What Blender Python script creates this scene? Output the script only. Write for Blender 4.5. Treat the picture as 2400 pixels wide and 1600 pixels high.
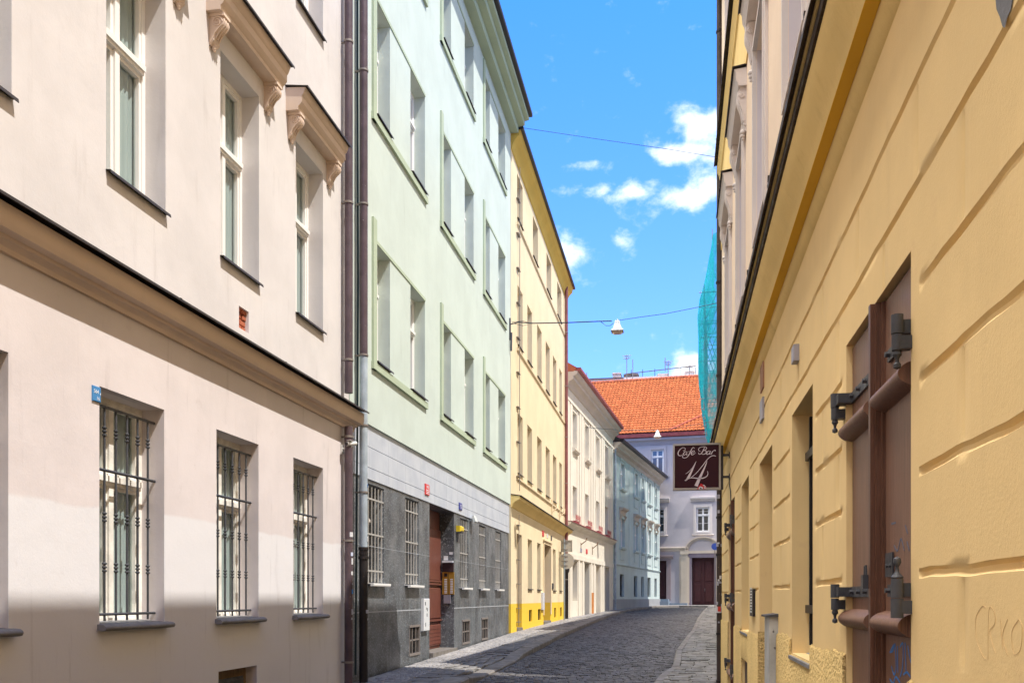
import bpy, bmesh, math, random
import numpy as np
from mathutils import Vector, Matrix
R = math.radians
random.seed(7)
rnd = random.random
for o in list(bpy.data.objects): bpy.data.objects.remove(o)
S = bpy.context.scene; COL = S.collection

# ------------------------------------------------------------------ camera
F, VX, HZ, EYE = 2150., 1582., 1400., 1.5          # focal length and vanishing point, in pixels of a 2400 px wide photo
A = math.atan((VX - 1200) / F)                      # the camera looks this much to the left of the street
cam = bpy.data.cameras.new('camera'); camo = bpy.data.objects.new('camera', cam); COL.objects.link(camo)
camo.location = (0, 0, EYE); camo.rotation_euler = (R(90), 0, A)
cam.sensor_width = 36; cam.lens = F / 2400 * 36; cam.shift_y = (HZ - 800) / 2400; cam.clip_end = 1500; cam.clip_start = .05
S.camera = camo

# ------------------------------------------------------------------ world, sun, exposure
SUN = Vector((1, -.33, 1.84)).normalized()
W = bpy.data.worlds.new('World'); S.world = W; W.use_nodes = True
nt = W.node_tree; nt.nodes.clear()
def N(t, typ, **kw):
    n = t.nodes.new(typ)
    for k, v in kw.items():
        if k in n.inputs.keys() and not hasattr(n, k): n.inputs[k].default_value = v
        else: setattr(n, k, v)
    return n
def M(t, op, a, b=None, c=None):
    n = t.nodes.new('ShaderNodeMath'); n.operation = op
    for i, x in enumerate((a, b, c)):
        if x is None: continue
        if isinstance(x, (int, float)): n.inputs[i].default_value = x
        else: t.links.new(x, n.inputs[i])
    return n.outputs[0]
sky = N(nt, 'ShaderNodeTexSky', sky_type='NISHITA', sun_disc=False, sun_elevation=math.asin(SUN.z), sun_rotation=R(110.8),
        air_density=1.0, dust_density=.3, ozone_density=2.5)
tc = N(nt, 'ShaderNodeTexCoord'); sep = N(nt, 'ShaderNodeSeparateXYZ'); nt.links.new(tc.outputs['Generated'], sep.inputs[0])
yy = M(nt, 'MAXIMUM', sep.outputs[1], .05)
p = M(nt, 'DIVIDE', sep.outputs[0], yy); q = M(nt, 'DIVIDE', sep.outputs[2], yy)
cmb = N(nt, 'ShaderNodeCombineXYZ'); nt.links.new(p, cmb.inputs[0]); nt.links.new(q, cmb.inputs[1])
nz = N(nt, 'ShaderNodeTexNoise'); nz.inputs['Scale'].default_value = 30; nz.inputs['Detail'].default_value = 10; nz.inputs['Roughness'].default_value = .6; nz.inputs['Distortion'].default_value = .15
mp = N(nt, 'ShaderNodeMapping'); mp.inputs['Scale'].default_value = (.9, 1.1, 1); nt.links.new(cmb.outputs[0], mp.inputs[0]); nt.links.new(mp.outputs[0], nz.inputs['Vector'])
tot = None
for (cp, cq, sp, sq, amp) in ((.036, .503, .040, .022, 1.45), (.008, .478, .034, .013, 1.25), (.045, .47, .03, .02, .9), (-.085, .443, .036, .008, 1.1), (-.045, .438, .036, .012, 1.2), (.01, .430, .040, .014, 1.3), (.045, .438, .035, .020, 1.3),
                              (-.112, .378, .026, .018, 1.3), (-.052, .387, .015, .008, .95), (.012, .248, .022, .018, 1.4), (.05, .24, .03, .018, 1.2), (-.1, .473, .022, .006, .8), (-.16, .36, .03, .02, .8),
                              (.4, .5, .2, .05, .8), (.8, .9, .3, .1, .8), (-.7, .45, .2, .05, .8), (-.4, .3, .15, .03, .7)):
    a = M(nt, 'DIVIDE', M(nt, 'SUBTRACT', p, cp), sp); b = M(nt, 'DIVIDE', M(nt, 'SUBTRACT', q, cq), sq)
    e = M(nt, 'MULTIPLY', M(nt, 'EXPONENT', M(nt, 'MULTIPLY', M(nt, 'ADD', M(nt, 'MULTIPLY', a, a), M(nt, 'MULTIPLY', b, b)), -.8)), amp)
    tot = e if tot is None else M(nt, 'MAXIMUM', tot, e)
cl = M(nt, 'ADD', tot, M(nt, 'MULTIPLY', M(nt, 'SUBTRACT', nz.outputs['Fac'], .5), 3.0))
rmp = N(nt, 'ShaderNodeMapRange'); rmp.interpolation_type = 'SMOOTHSTEP'
for k, v in (('From Min', .30), ('From Max', 1.55), ('To Max', .95)): rmp.inputs[k].default_value = v
nt.links.new(cl, rmp.inputs['Value'])
front = M(nt, 'GREATER_THAN', sep.outputs[1], .06)
cfac = M(nt, 'MULTIPLY', rmp.outputs[0], front)
nz2 = N(nt, 'ShaderNodeTexNoise'); nz2.inputs['Scale'].default_value = 2.6; nz2.inputs['Detail'].default_value = 6; nt.links.new(tc.outputs['Generated'], nz2.inputs['Vector'])
def mr(v, a, b, c=0., d=1.):
    n = N(nt, 'ShaderNodeMapRange'); n.interpolation_type = 'SMOOTHSTEP'
    for k, x in (('From Min', a), ('From Max', b), ('To Min', c), ('To Max', d)): n.inputs[k].default_value = x
    nt.links.new(v, n.inputs['Value']); return n.outputs[0]
high = M(nt, 'MULTIPLY', M(nt, 'MULTIPLY', mr(nz2.outputs['Fac'], .34, .48), mr(sep.outputs[2], .62, .74, 0, .95)), mr(sep.outputs[0], -.20, -.04, 1, 0))   # unseen bright cloud bank added overhead to light the right wall

tint = N(nt, 'ShaderNodeMix', data_type='RGBA', blend_type='MULTIPLY'); tint.inputs[0].default_value = 1
nt.links.new(sky.outputs[0], tint.inputs[6]); 
hg = N(nt, 'ShaderNodeMapRange'); hg.inputs['From Min'].default_value = .22; hg.inputs['From Max'].default_value = .62; nt.links.new(sep.outputs[2], hg.inputs['Value'])
tg = N(nt, 'ShaderNodeMix', data_type='RGBA'); nt.links.new(hg.outputs[0], tg.inputs[0]); tg.inputs[6].default_value = (.64, .90, 1.6, 1); tg.inputs[7].default_value = (.32, .98, 1.7, 1); nt.links.new(tg.outputs[2], tint.inputs[7])
mx = N(nt, 'ShaderNodeMix', data_type='RGBA'); nt.links.new(cfac, mx.inputs[0]); nt.links.new(tint.outputs[2], mx.inputs[6]); mx.inputs[7].default_value = (5.4, 5.7, 6.1, 1)
SKY_STR = .15
mx2 = N(nt, 'ShaderNodeMix', data_type='RGBA'); nt.links.new(high, mx2.inputs[0]); nt.links.new(mx.outputs[2], mx2.inputs[6]); mx2.inputs[7].default_value = (48., 45., 40., 1)
side = M(nt, 'MULTIPLY', M(nt, 'MULTIPLY', mr(nz2.outputs['Fac'], .2, .34), mr(sep.outputs[2], .12, .3, 0, .95)), mr(sep.outputs[0], .2, .36, 0, 1))
mx3 = N(nt, 'ShaderNodeMix', data_type='RGBA'); nt.links.new(side, mx3.inputs[0]); nt.links.new(mx2.outputs[2], mx3.inputs[6]); mx3.inputs[7].default_value = (2.9, 2.65, 2.3, 1)   # unseen cloud added on the right, neutralises fill on the left walls
bg = N(nt, 'ShaderNodeBackground'); bg.inputs['Strength'].default_value = SKY_STR
out = N(nt, 'ShaderNodeOutputWorld'); nt.links.new(mx3.outputs[2], bg.inputs[0]); nt.links.new(bg.outputs[0], out.inputs[0])
sl = bpy.data.lights.new('sun', 'SUN'); sl.energy = 3.5; sl.angle = R(.5); sl.color = (1, .95, .88)
so = bpy.data.objects.new('sun', sl); COL.objects.link(so); so.rotation_euler = SUN.to_track_quat('Z', 'Y').to_euler(); so.location = (20, -5, 40)
S.view_settings.view_transform = 'Standard'; S.view_settings.look = 'None'; S.view_settings.gamma = 1; S.view_settings.exposure = .88
S.cycles.max_bounces = 8; S.cycles.diffuse_bounces = 7; S.cycles.transparent_max_bounces = 12

# ------------------------------------------------------------------ helpers: where a photo pixel lies on a plane of the street
fwd = np.array([-math.sin(A), math.cos(A)]); rgt = np.array([math.cos(A), math.sin(A)])
def ray(px): return fwd + rgt * (px - 1200) / F
def YY(px, X): d = ray(px); return X * d[1] / d[0]
def XX(px, Y): d = ray(px); return Y * d[0] / d[1]
def ZZ(px, py, X): d = ray(px); return EYE + (HZ - py) / F * (X / d[0])
def ZY(px, py, Y): d = ray(px); return EYE + (HZ - py) / F * (Y / d[1])
def L(px): return YY(px, -4.5)
def Rr(px, X=.64): return YY(px, X)
GP = [(-20, -.15), (0, .05), (12.7, .30), (25, .52), (38, .64), (54, .84), (72, .98), (400, .98)]
def g(Y): return float(np.interp(Y, [a for a, b in GP], [b for a, b in GP]))

# ------------------------------------------------------------------ mesh builder
class MB:
    def __init__(s): s.v = []; s.f = []
    def add(s, vs, fs):
        n = len(s.v); s.v += [tuple(map(float, v)) for v in vs]; s.f += [tuple(i + n for i in f) for f in fs]; return s
    def box(s, x0, x1, y0, y1, z0, z1):
        if x0 > x1: x0, x1 = x1, x0
        if y0 > y1: y0, y1 = y1, y0
        if z0 > z1: z0, z1 = z1, z0
        return s.add([(x0,y0,z0),(x1,y0,z0),(x1,y1,z0),(x0,y1,z0),(x0,y0,z1),(x1,y0,z1),(x1,y1,z1),(x0,y1,z1)],
                     [(0,3,2,1),(4,5,6,7),(0,1,5,4),(1,2,6,5),(2,3,7,6),(3,0,4,7)])
    def bbox(s, x0, x1, y0, y1, z0, z1, b=.01):      # box with its +x face bevelled
        vs = [(x0,y0,z0),(x0,y1,z0),(x0,y1,z1),(x0,y0,z1),(x1-b,y0,z0),(x1-b,y1,z0),(x1-b,y1,z1),(x1-b,y0,z1),(x1,y0+b,z0+b),(x1,y1-b,z0+b),(x1,y1-b,z1-b),(x1,y0+b,z1-b)]
        return s.add(vs, [(3,2,1,0),(0,1,5,4),(1,2,6,5),(2,3,7,6),(3,0,4,7),(4,5,9,8),(5,6,10,9),(6,7,11,10),(7,4,8,11),(8,9,10,11)])
    def quad(s, *p): return s.add(p, [tuple(range(len(p)))])
    def prism(s, prof, u0, u1):                       # (n, z) profile run along u
        k = len(prof); vs = [(a, u0, b) for a, b in prof] + [(a, u1, b) for a, b in prof]
        return s.add(vs, [(i, (i+1) % k, (i+1) % k + k, i + k) for i in range(k)] + [tuple(range(k))[::-1], tuple(range(k, 2*k))])
    def poly(s, pts, ax, a, b):                       # polygon in the plane normal to axis ax, from a to b
        k = len(pts)
        def P(p, t): return {0: (t, p[0], p[1]), 1: (p[0], t, p[1]), 2: (p[0], p[1], t)}[ax]
        vs = [P(p, a) for p in pts] + [P(p, b) for p in pts]
        return s.add(vs, [(i, (i+1) % k, (i+1) % k + k, i + k) for i in range(k)] + [tuple(range(k))[::-1], tuple(range(k, 2*k))])
    def tube(s, pts, r, n=8, cap=True):
        pts = [Vector(p) for p in pts]; rs = r if isinstance(r, (list, tuple)) else [r] * len(pts)
        vs = []; up = None
        for i, p in enumerate(pts):
            t = (pts[min(i+1, len(pts)-1)] - pts[max(i-1, 0)]).normalized()
            if up is None: up = Vector((0,0,1)) if abs(t.z) < .9 else Vector((1,0,0))
            a = t.cross(up).normalized(); b = a.cross(t).normalized(); up = b
            for k in range(n):
                w = 2*math.pi*k/n; vs.append(p + (a*math.cos(w) + b*math.sin(w)) * rs[i])
        fs = [(i*n+k, i*n+(k+1) % n, (i+1)*n+(k+1) % n, (i+1)*n+k) for i in range(len(pts)-1) for k in range(n)]
        if cap: fs += [tuple(range(n))[::-1], tuple(range((len(pts)-1)*n, len(pts)*n))]
        return s.add(vs, fs)
    def lathe(s, prof, cx, cy, z0=0, n=10):           # (r, z) profile round a vertical axis
        return s.tube([(cx, cy, z0 + z) for r, z in prof], [max(r, 1e-4) for r, z in prof], n)
    def ribbon(s, pts, w, x, t=.004, sub=5):          # calligraphic stroke in the (y, z) plane; pts (y, z, width factor)
        P = []
        for i in range(len(pts)-1):
            p0, p1, p2, p3 = pts[max(i-1,0)], pts[i], pts[i+1], pts[min(i+2, len(pts)-1)]
            for j in range(sub):
                q = j / sub
                P.append(tuple(.5*((2*p1[c]) + (-p0[c]+p2[c])*q + (2*p0[c]-5*p1[c]+4*p2[c]-p3[c])*q*q + (-p0[c]+3*p1[c]-3*p2[c]+p3[c])*q**3) for c in range(3)))
        P.append(pts[-1]); vs = []
        for i, a in enumerate(P):
            b0, b1 = P[max(i-1,0)], P[min(i+1, len(P)-1)]
            d = (b1[0]-b0[0], b1[1]-b0[1]); l = math.hypot(*d) or 1; nx, nz = -d[1]/l, d[0]/l; h = w*max(a[2], .05)/2
            vs += [(x, a[0]+nx*h, a[1]+nz*h), (x, a[0]-nx*h, a[1]-nz*h), (x+t, a[0]+nx*h, a[1]+nz*h), (x+t, a[0]-nx*h, a[1]-nz*h)]
        fs = []
        for i in range(len(P)-1):
            k = 4*i; fs += [(k+2,k+3,k+7,k+6),(k,k+4,k+5,k+1),(k,k+2,k+6,k+4),(k+1,k+5,k+7,k+3)]
        return s.add(vs, fs)
    def facade(s, u0, u1, z0, z1, ops, depth=.18, us=(), zs=(), dfn=None, x=0, splay=0, sill=True):
        U = {u0, u1, *us}; Z = {z0, z1, *zs}
        for o in ops:
            for a in o[:2]: U.add(min(max(a, u0), u1))
            for a in o[2:4]: Z.add(min(max(a, z0), z1))
        U = sorted(a for a in {round(a, 5) for a in U} if round(u0,5) <= a <= round(u1,5)); Z = sorted(a for a in {round(a, 5) for a in Z} if round(z0,5) <= a <= round(z1,5))
        idx = {}; vs = []; fs = []
        def V(i, j):
            if (i, j) not in idx:
                idx[(i, j)] = len(vs); vs.append((x + (dfn(U[i], Z[j]) if dfn else 0), U[i], Z[j]))
            return idx[(i, j)]
        for i in range(len(U)-1):
            for j in range(len(Z)-1):
                cu, cz = (U[i]+U[i+1])/2, (Z[j]+Z[j+1])/2
                if any(o[0] < cu < o[1] and o[2] < cz < o[3] for o in ops): continue
                fs.append((V(i,j), V(i+1,j), V(i+1,j+1), V(i,j+1)))
        s.add(vs, fs)
        for o in ops:
            a, b, c, d = o[:4]; dp = o[4] if len(o) > 4 else depth; sp = o[5] if len(o) > 5 else splay
            c = max(c, z0)
            if dp <= 0: continue
            f = [(x,a,c),(x,b,c),(x,b,d),(x,a,d)]; k = [(x-dp,a+sp,c),(x-dp,b-sp,c),(x-dp,b-sp,d-sp*.5),(x-dp,a+sp,d-sp*.5)]
            for i in range(4):
                if i == 0 and not sill: continue
                j = (i+1) % 4; s.quad(f[i], f[j], k[j], k[i])
        return s
    def shell(s, u0, u1, z0, z1, back=8., x=0):       # the sides, back and top of a building body
        e = .004; u0 += e; u1 -= e
        s.quad((x,u0,z0),(x,u0,z1),(x-back,u0,z1),(x-back,u0,z0)); s.quad((x,u1,z0),(x-back,u1,z0),(x-back,u1,z1),(x,u1,z1))
        s.quad((x-back,u0,z0),(x-back,u0,z1),(x-back,u1,z1),(x-back,u1,z0)); s.quad((x,u0,z1),(x,u1,z1),(x-back,u1,z1),(x-back,u0,z1)); return s
    def build(s, name, mat, parent=None, off=None, smooth=None, origin=None, fix=True):
        me = bpy.data.meshes.new(name)
        vs = s.v
        if origin is not None: vs = [(a-origin[0], b-origin[1], c-origin[2]) for a, b, c in vs]
        me.from_pydata(vs, [], s.f)
        if fix:
            bm = bmesh.new(); bm.from_mesh(me); bmesh.ops.recalc_face_normals(bm, faces=bm.faces); bm.to_mesh(me); bm.free()
        if smooth is not None:
            me.shade_smooth(); me.set_sharp_from_angle(angle=R(smooth))
        me.materials.append(mat); me.update()
        o = bpy.data.objects.new(name, me); COL.objects.link(o)
        if parent is not None: o.parent = parent
        if off is not None: o.location = off
        if origin is not None: o.location = origin
        return o
def tag(o, label=None, cat=None, group=None, kind=None):
    if label: o['label'] = label
    if cat: o['category'] = cat
    if group: o['group'] = group
    if kind: o['kind'] = kind
    return o
def empty(name, loc, rz=0, label=None, cat=None, group=None):
    o = bpy.data.objects.new(name, None); COL.objects.link(o); o.location = loc; o.rotation_euler = (0, 0, rz); o.empty_display_size = .3
    return tag(o, label, cat, group)
def copy_tree(o, parent=None, loc=None):
    c = o.copy(); COL.objects.link(c)
    if parent is not None: c.parent = parent
    if loc is not None: c.location = loc
    for ch in list(o.children): copy_tree(ch, c)
    return c
class Bld:                                            # a building: local x = out of the wall, y = along it, z = up
    def __init__(s, name, origin, rot, base, label, cat='building'):
        s.c, s.s = math.cos(rot), math.sin(rot); s.o = origin; s.rot = rot
        s.base = base                                  # (u, z) of the root
        s.root = empty(name, (origin[0] - s.s*base[0], origin[1] + s.c*base[0], base[1]), rot, label, cat)
        s.off = (0, -base[0], -base[1])
    def part(s, mb, name, mat, parent=None, smooth=None, label=None, kind=None, fix=True):
        o = mb.build(name, mat, parent or s.root, None if parent is not None else s.off, smooth, fix=fix); return tag(o, label, kind=kind)
    def at(s, n, u, z): return (s.o[0] + n*s.c - u*s.s, s.o[1] + n*s.s + u*s.c, z)
    def put(s, proto, u, z, n=0, first=False):
        loc = (n, u + s.off[1], z + s.off[2])
        if first: proto.parent = s.root; proto.location = loc; return proto
        return copy_tree(proto, s.root, loc)
    def u(s, px):                                      # photo column -> distance along this wall
        d = ray(px); Am = np.array([[d[0], s.s], [d[1], -s.c]]); t, u = np.linalg.solve(Am, np.array(s.o[:2])); return float(u)
    def z(s, px, py):
        d = ray(px); Am = np.array([[d[0], s.s], [d[1], -s.c]]); t, u = np.linalg.solve(Am, np.array(s.o[:2])); return EYE + (HZ - py)/F*float(t)

# ------------------------------------------------------------------ materials
def mat(name, col, rough=.85, metal=0, spec=.3):
    m = bpy.data.materials.new(name); m.use_nodes = True; b = m.node_tree.nodes['Principled BSDF']
    b.inputs['Base Color'].default_value = (*col, 1); b.inputs['Roughness'].default_value = rough; b.inputs['Metallic'].default_value = metal
    b.inputs['Specular IOR Level'].default_value = spec; return m
def tex(m): return m.node_tree, m.node_tree.nodes['Principled BSDF']
def noise(t, scale, detail=4, rough=.55, vec=None, dist=0):
    n = t.nodes.new('ShaderNodeTexNoise'); n.inputs['Scale'].default_value = scale; n.inputs['Detail'].default_value = detail; n.inputs['Roughness'].default_value = rough; n.inputs['Distortion'].default_value = dist
    if vec is not None: t.links.new(vec, n.inputs['Vector'])
    return n.outputs['Fac']
def coords(t, sc=(1,1,1), loc=(0,0,0)):
    c = t.nodes.new('ShaderNodeTexCoord'); mp = t.nodes.new('ShaderNodeMapping'); mp.inputs['Scale'].default_value = sc; mp.inputs['Location'].default_value = loc
    t.links.new(c.outputs['Object'], mp.inputs[0]); return mp.outputs[0]
def ramp(t, v, lo, hi, a=0, b=1):
    n = t.nodes.new('ShaderNodeMapRange'); n.interpolation_type = 'SMOOTHSTEP'
    for k, x in (('From Min', lo), ('From Max', hi), ('To Min', a), ('To Max', b)): n.inputs[k].default_value = x
    t.links.new(v, n.inputs['Value']); return n.outputs[0]
def mixc(t, fac, a, b, blend='MIX'):
    n = t.nodes.new('ShaderNodeMix'); n.data_type = 'RGBA'; n.blend_type = blend
    for i, x in ((0, fac), (6, a), (7, b)):
        if isinstance(x, tuple): n.inputs[i].default_value = (*x, 1)
        elif isinstance(x, (int, float)): n.inputs[i].default_value = x
        else: t.links.new(x, n.inputs[i])
    return n.outputs[2]
def bump(t, b, h, dist=.01, strength=1.):
    n = t.nodes.new('ShaderNodeBump'); n.inputs['Distance'].default_value = dist; n.inputs['Strength'].default_value = strength
    t.links.new(h, n.inputs['Height']); t.links.new(n.outputs[0], b.inputs['Normal'])
def plaster(name, col, dirt=(.5,.45,.4), var=.06, dirtamt=.12, bscale=45, bdist=.003, streak=.10, patch=None, socle=None):
    m = mat(name, col, .92, spec=.15); t, b = tex(m); P = coords(t)
    dk = tuple(c*(1-var) for c in col); lt = tuple(min(1, c*(1+var*.6)) for c in col)
    c1 = mixc(t, ramp(t, noise(t, .9, 5, .6, P), .35, .65), dk, lt)
    if patch or socle:
        sp = t.nodes.new('ShaderNodeSeparateXYZ'); t.links.new(P, sp.inputs[0])
    if patch:                                          # newer paint up to a wavy line, on the wall face only
        zc, pcol = patch
        w = noise(t, .7, 3, .5, P); h = M(t, 'ADD', sp.outputs[2], M(t, 'MULTIPLY', M(t, 'SUBTRACT', w, .5), .22))
        f = M(t, 'MULTIPLY', ramp(t, h, zc-.02, zc+.02, 1, 0), M(t, 'GREATER_THAN', sp.outputs[0], -.004))
        c1 = mixc(t, f, c1, pcol)
    if socle:                                          # a painted socle band
        zc, pcol = socle
        c1 = mixc(t, ramp(t, sp.outputs[2], zc-.006, zc+.006, 1, 0), c1, pcol)
    PS = coords(t, (3, 3, .35)); st = ramp(t, noise(t, 2.2, 6, .65, PS), .56, .78, 0, streak)
    c2 = mixc(t, st, c1, tuple(c*.55 for c in dirt))
    sp2 = ramp(t, noise(t, 3.5, 8, .7, P), .6, .75, 0, dirtamt)
    c3 = mixc(t, sp2, c2, dirt)
    t.links.new(c3, b.inputs['Base Color'])
    h1 = noise(t, bscale, 6, .7, P); h2 = noise(t, 2.5, 3, .5, P)
    bump(t, b, M(t, 'ADD', M(t, 'MULTIPLY', h1, .5), M(t, 'MULTIPLY', h2, 2.2)), bdist)
    return m
def rusty(name, col, rough=.5, spots=(.6,.6,.6), amt=.5, metal=0, vs=30):
    m = mat(name, col, rough, metal); t, b = tex(m); P = coords(t)
    c = mixc(t, ramp(t, noise(t, 4, 5, .6, P), .3, .7), tuple(x*.8 for x in col), tuple(min(1, x*1.2) for x in col))
    c = mixc(t, ramp(t, noise(t, vs, 3, .5, P), .7, .74, 0, amt), c, spots)
    t.links.new(c, b.inputs['Base Color']); t.links.new(ramp(t, noise(t, 12, 4, .6, P), .3, .7, rough-.1, rough+.2), b.inputs['Roughness'])
    bump(t, b, noise(t, 60, 4, .6, P), .0015); return m

m_pink = plaster('pink_plaster', (.635, .605, .595), patch=None, dirt=(.44,.37,.33), streak=.24, dirtamt=.2)
m_pinklow = plaster('pink_plaster_patched', (.655, .60, .60), patch=(2.22, (.70, .69, .71)), dirt=(.40,.34,.32), streak=.3, dirtamt=.28)
m_green = plaster('mint_plaster', (.545, .615, .56), var=.05, dirt=(.42,.46,.38), streak=.24, dirtamt=.10)
m_yel = plaster('yellow_plaster', (.75, .62, .41), var=.05, dirt=(.6,.47,.26), streak=.2, dirtamt=.06)
m_yelg = plaster('yellow_plaster_socle', (.76, .64, .43), var=.05, dirt=(.6,.45,.22), streak=.08, dirtamt=.08, socle=(1.33, (.80, .53, .06)))
m_ochre = plaster('ochre_plaster', (.70, .46, .10), var=.06, dirt=(.5,.3,.1))
m_cream = plaster('cream_plaster', (.71, .655, .55), var=.05, dirt=(.45,.38,.28), streak=.15, dirtamt=.12)
m_blue = plaster('pale_blue_plaster', (.52, .60, .58), var=.05, dirt=(.35,.42,.42), streak=.1)
m_lilac = plaster('lilac_plaster', (.47, .435, .445), var=.05, dirt=(.36,.34,.38), streak=.1)
m_tan = plaster('tan_trim', (.56, .48, .39), var=.06, dirt=(.35,.3,.25))
m_ryel = plaster('warm_yellow_plaster', (.90, .67, .33), var=.07, dirt=(.74,.50,.28), streak=.12, dirtamt=.45, bscale=85, bdist=.002)
m_rcor = plaster('cornice_yellow', (.90, .66, .27), var=.08, dirt=(.55,.33,.08), streak=.2, dirtamt=.25, bscale=30, bdist=.006)
m_rcream = plaster('pale_cream_plaster', (.82, .66, .50), var=.05, dirt=(.50,.40,.30))
m_trim = plaster('grey_white_trim', (.66, .60, .56), var=.05, dirt=(.38,.34,.32), bdist=.004)
m_reveal = plaster('lilac_reveal', (.60, .55, .57), var=.05, dirt=(.36,.33,.33))
m_white = mat('white_paint', (.80, .79, .77), .45); m_whiteold = rusty('cream_paint', (.80, .775, .72), .5, (.5,.44,.36), .2)
m_sage = plaster('sage_trim', (.43, .50, .37), dirt=(.35,.4,.3))
m_hood = plaster('tan_moulding', (.66, .53, .43), dirt=(.42,.33,.26), streak=.1)
m_black = mat('black_metal', (.022, .02, .022), .45); m_iron = rusty('dark_iron', (.065, .068, .078), .45, (.16,.12,.1), .5)
m_flash = rusty('dark_flashing', (.045, .038, .036), .5, (.2,.17,.14), .4)
m_stonesill = rusty('grey_sill', (.22, .22, .23), .6, (.35,.33,.3), .4)
m_brownpipe = rusty('brown_pipe', (.095, .066, .076), .38, (.45,.42,.42), .5, vs=38); m_redpipe = rusty('burgundy_pipe', (.22, .075, .07), .45, (.3,.2,.2), .4)
m_greypipe = rusty('grey_blue_pipe', (.36, .42, .47), .4, (.2,.2,.22), .2); m_cast = rusty('black_cast_iron', (.022, .018, .018), .4, (.13,.1,.1), .6)
m_ring = mat('pipe_clamp', (.25, .22, .2), .5, .3)
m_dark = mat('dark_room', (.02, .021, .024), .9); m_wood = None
def glassm(name, tintc=(.70,.76,.76), mixf=.0):
    m = bpy.data.materials.new(name); m.use_nodes = True; t = m.node_tree; t.nodes.clear()
    o = t.nodes.new('ShaderNodeOutputMaterial'); fr = t.nodes.new('ShaderNodeLayerWeight'); fr.inputs[0].default_value = .5
    gl = t.nodes.new('ShaderNodeBsdfGlossy'); gl.inputs['Roughness'].default_value = .03; gl.inputs['Color'].default_value = (.9,.95,1,1)
    tr = t.nodes.new('ShaderNodeBsdfTransparent'); tr.inputs[0].default_value = (*tintc, 1)
    mx = t.nodes.new('ShaderNodeMixShader'); f = M(t, 'MINIMUM', M(t, 'ADD', M(t, 'MULTIPLY', M(t, 'POWER', fr.outputs['Facing'], 4.0), .95), .05), 1.0)
    t.links.new(f, mx.inputs[0]); t.links.new(tr.outputs[0], mx.inputs[1]); t.links.new(gl.outputs[0], mx.inputs[2]); t.links.new(mx.outputs[0], o.inputs[0]); return m
m_glass = glassm('window_glass')
m_dglass = mat('dark_glass', (.035, .045, .055), .06, spec=.8)
m_cglass = mat('dim_blue_glass', (.10, .14, .20), .08, spec=.9)
def curtainm():
    m = mat('lace_curtain', (.36, .40, .38), .9); t, b = tex(m); P = coords(t, (1, 60, 1.2))
    t.links.new(mixc(t, noise(t, 1.0, 3, .5, P), (.48,.53,.52), (.76,.80,.78)), b.inputs['Base Color']); return m
m_curt = curtainm()
def granitem():
    m = mat('terrazzo_granite', (.10, .115, .13), .32, spec=.6); t, b = tex(m); P = coords(t); PS = coords(t, (4, 4, .28))
    v = t.nodes.new('ShaderNodeTexVoronoi'); v.inputs['Scale'].default_value = 42; t.links.new(P, v.inputs['Vector'])
    sp = ramp(t, noise(t, 34, 2, .8, P), .56, .64)
    base = mixc(t, ramp(t, noise(t, 1.6, 5, .6, P), .35, .65), (.05,.054,.06), (.11,.12,.132))
    base = mixc(t, ramp(t, noise(t, 2.2, 5, .6, PS), .5, .72, 0, .6), base, (.19,.225,.235))
    c = mixc(t, M(t, 'MULTIPLY', sp, .6), base, (.40,.43,.46))
    t.links.new(c, b.inputs['Base Color']); t.links.new(ramp(t, noise(t, 3, 4, .6, P), .3, .7, .3, .62), b.inputs['Roughness'])
    bump(t, b, noise(t, 50, 4, .6, P), .002); return m
m_gran = granitem()
def bandm():
    m = mat('grey_stone_cladding', (.50, .54, .60), .5); t, b = tex(m); P = coords(t); PS = coords(t, (5,5,.4))
    c = mixc(t, ramp(t, noise(t, 2, 5, .6, P), .3, .7), (.44,.475,.54), (.53,.56,.61))
    c = mixc(t, ramp(t, noise(t, 2.4, 5, .6, PS), .5, .75, 0, .35), c, (.36,.40,.46))
    t.links.new(c, b.inputs['Base Color']); bump(t, b, noise(t, 40, 3, .6, P), .0015); return m
m_band = bandm()
def woodm(name, col, rough=.5, sc=(2,30,1.2), axis=None):
    m = mat(name, col, rough); t, b = tex(m); P = coords(t, sc)
    n = noise(t, 3, 6, .65, P, .3); c = mixc(t, ramp(t, n, .25, .75), tuple(x*.62 for x in col), tuple(min(1,x*1.35) for x in col))
    c = mixc(t, ramp(t, noise(t, 1.3, 4, .6, coords(t)), .5, .8, 0, .3), c, tuple(x*.6+.03 for x in col))
    t.links.new(c, b.inputs['Base Color']); bump(t, b, n, .002); return m
m_shut = woodm('brown_shutter_wood', (.215, .112, .074), .42, (60, 60, 1.5)); m_shutd = woodm('red_brown_wood', (.13, .06, .038), .4, (50, 50, 1.5))
m_door = woodm('red_brown_door', (.155, .052, .036), .45, (30,30,1.5)); m_gate = woodm('dark_gate_wood', (.085, .028, .028), .5, (20,20,1))
def roofm():
    m = mat('orange_roof_tiles', (.62, .20, .07), .9, spec=.08); t, b = tex(m)
    at = t.nodes.new('ShaderNodeAttribute'); at.attribute_name = 'tone'; sp = t.nodes.new('ShaderNodeSeparateColor'); t.links.new(at.outputs['Color'], sp.inputs[0])
    c = mixc(t, sp.outputs[0], (.06,.014,.007), (.37,.108,.040)); t.links.new(c, b.inputs['Base Color']); return m
m_tile = roofm(); m_tileplain = rusty('red_tile_edge', (.42, .12, .06), .8, (.5,.3,.2), .4)
m_slate = rusty('dark_slate_roof', (.07,.06,.055), .8, (.15,.13,.11), .3)
m_gutter = rusty('red_gutter', (.30, .07, .065), .45, (.4,.2,.2), .3)
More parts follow.
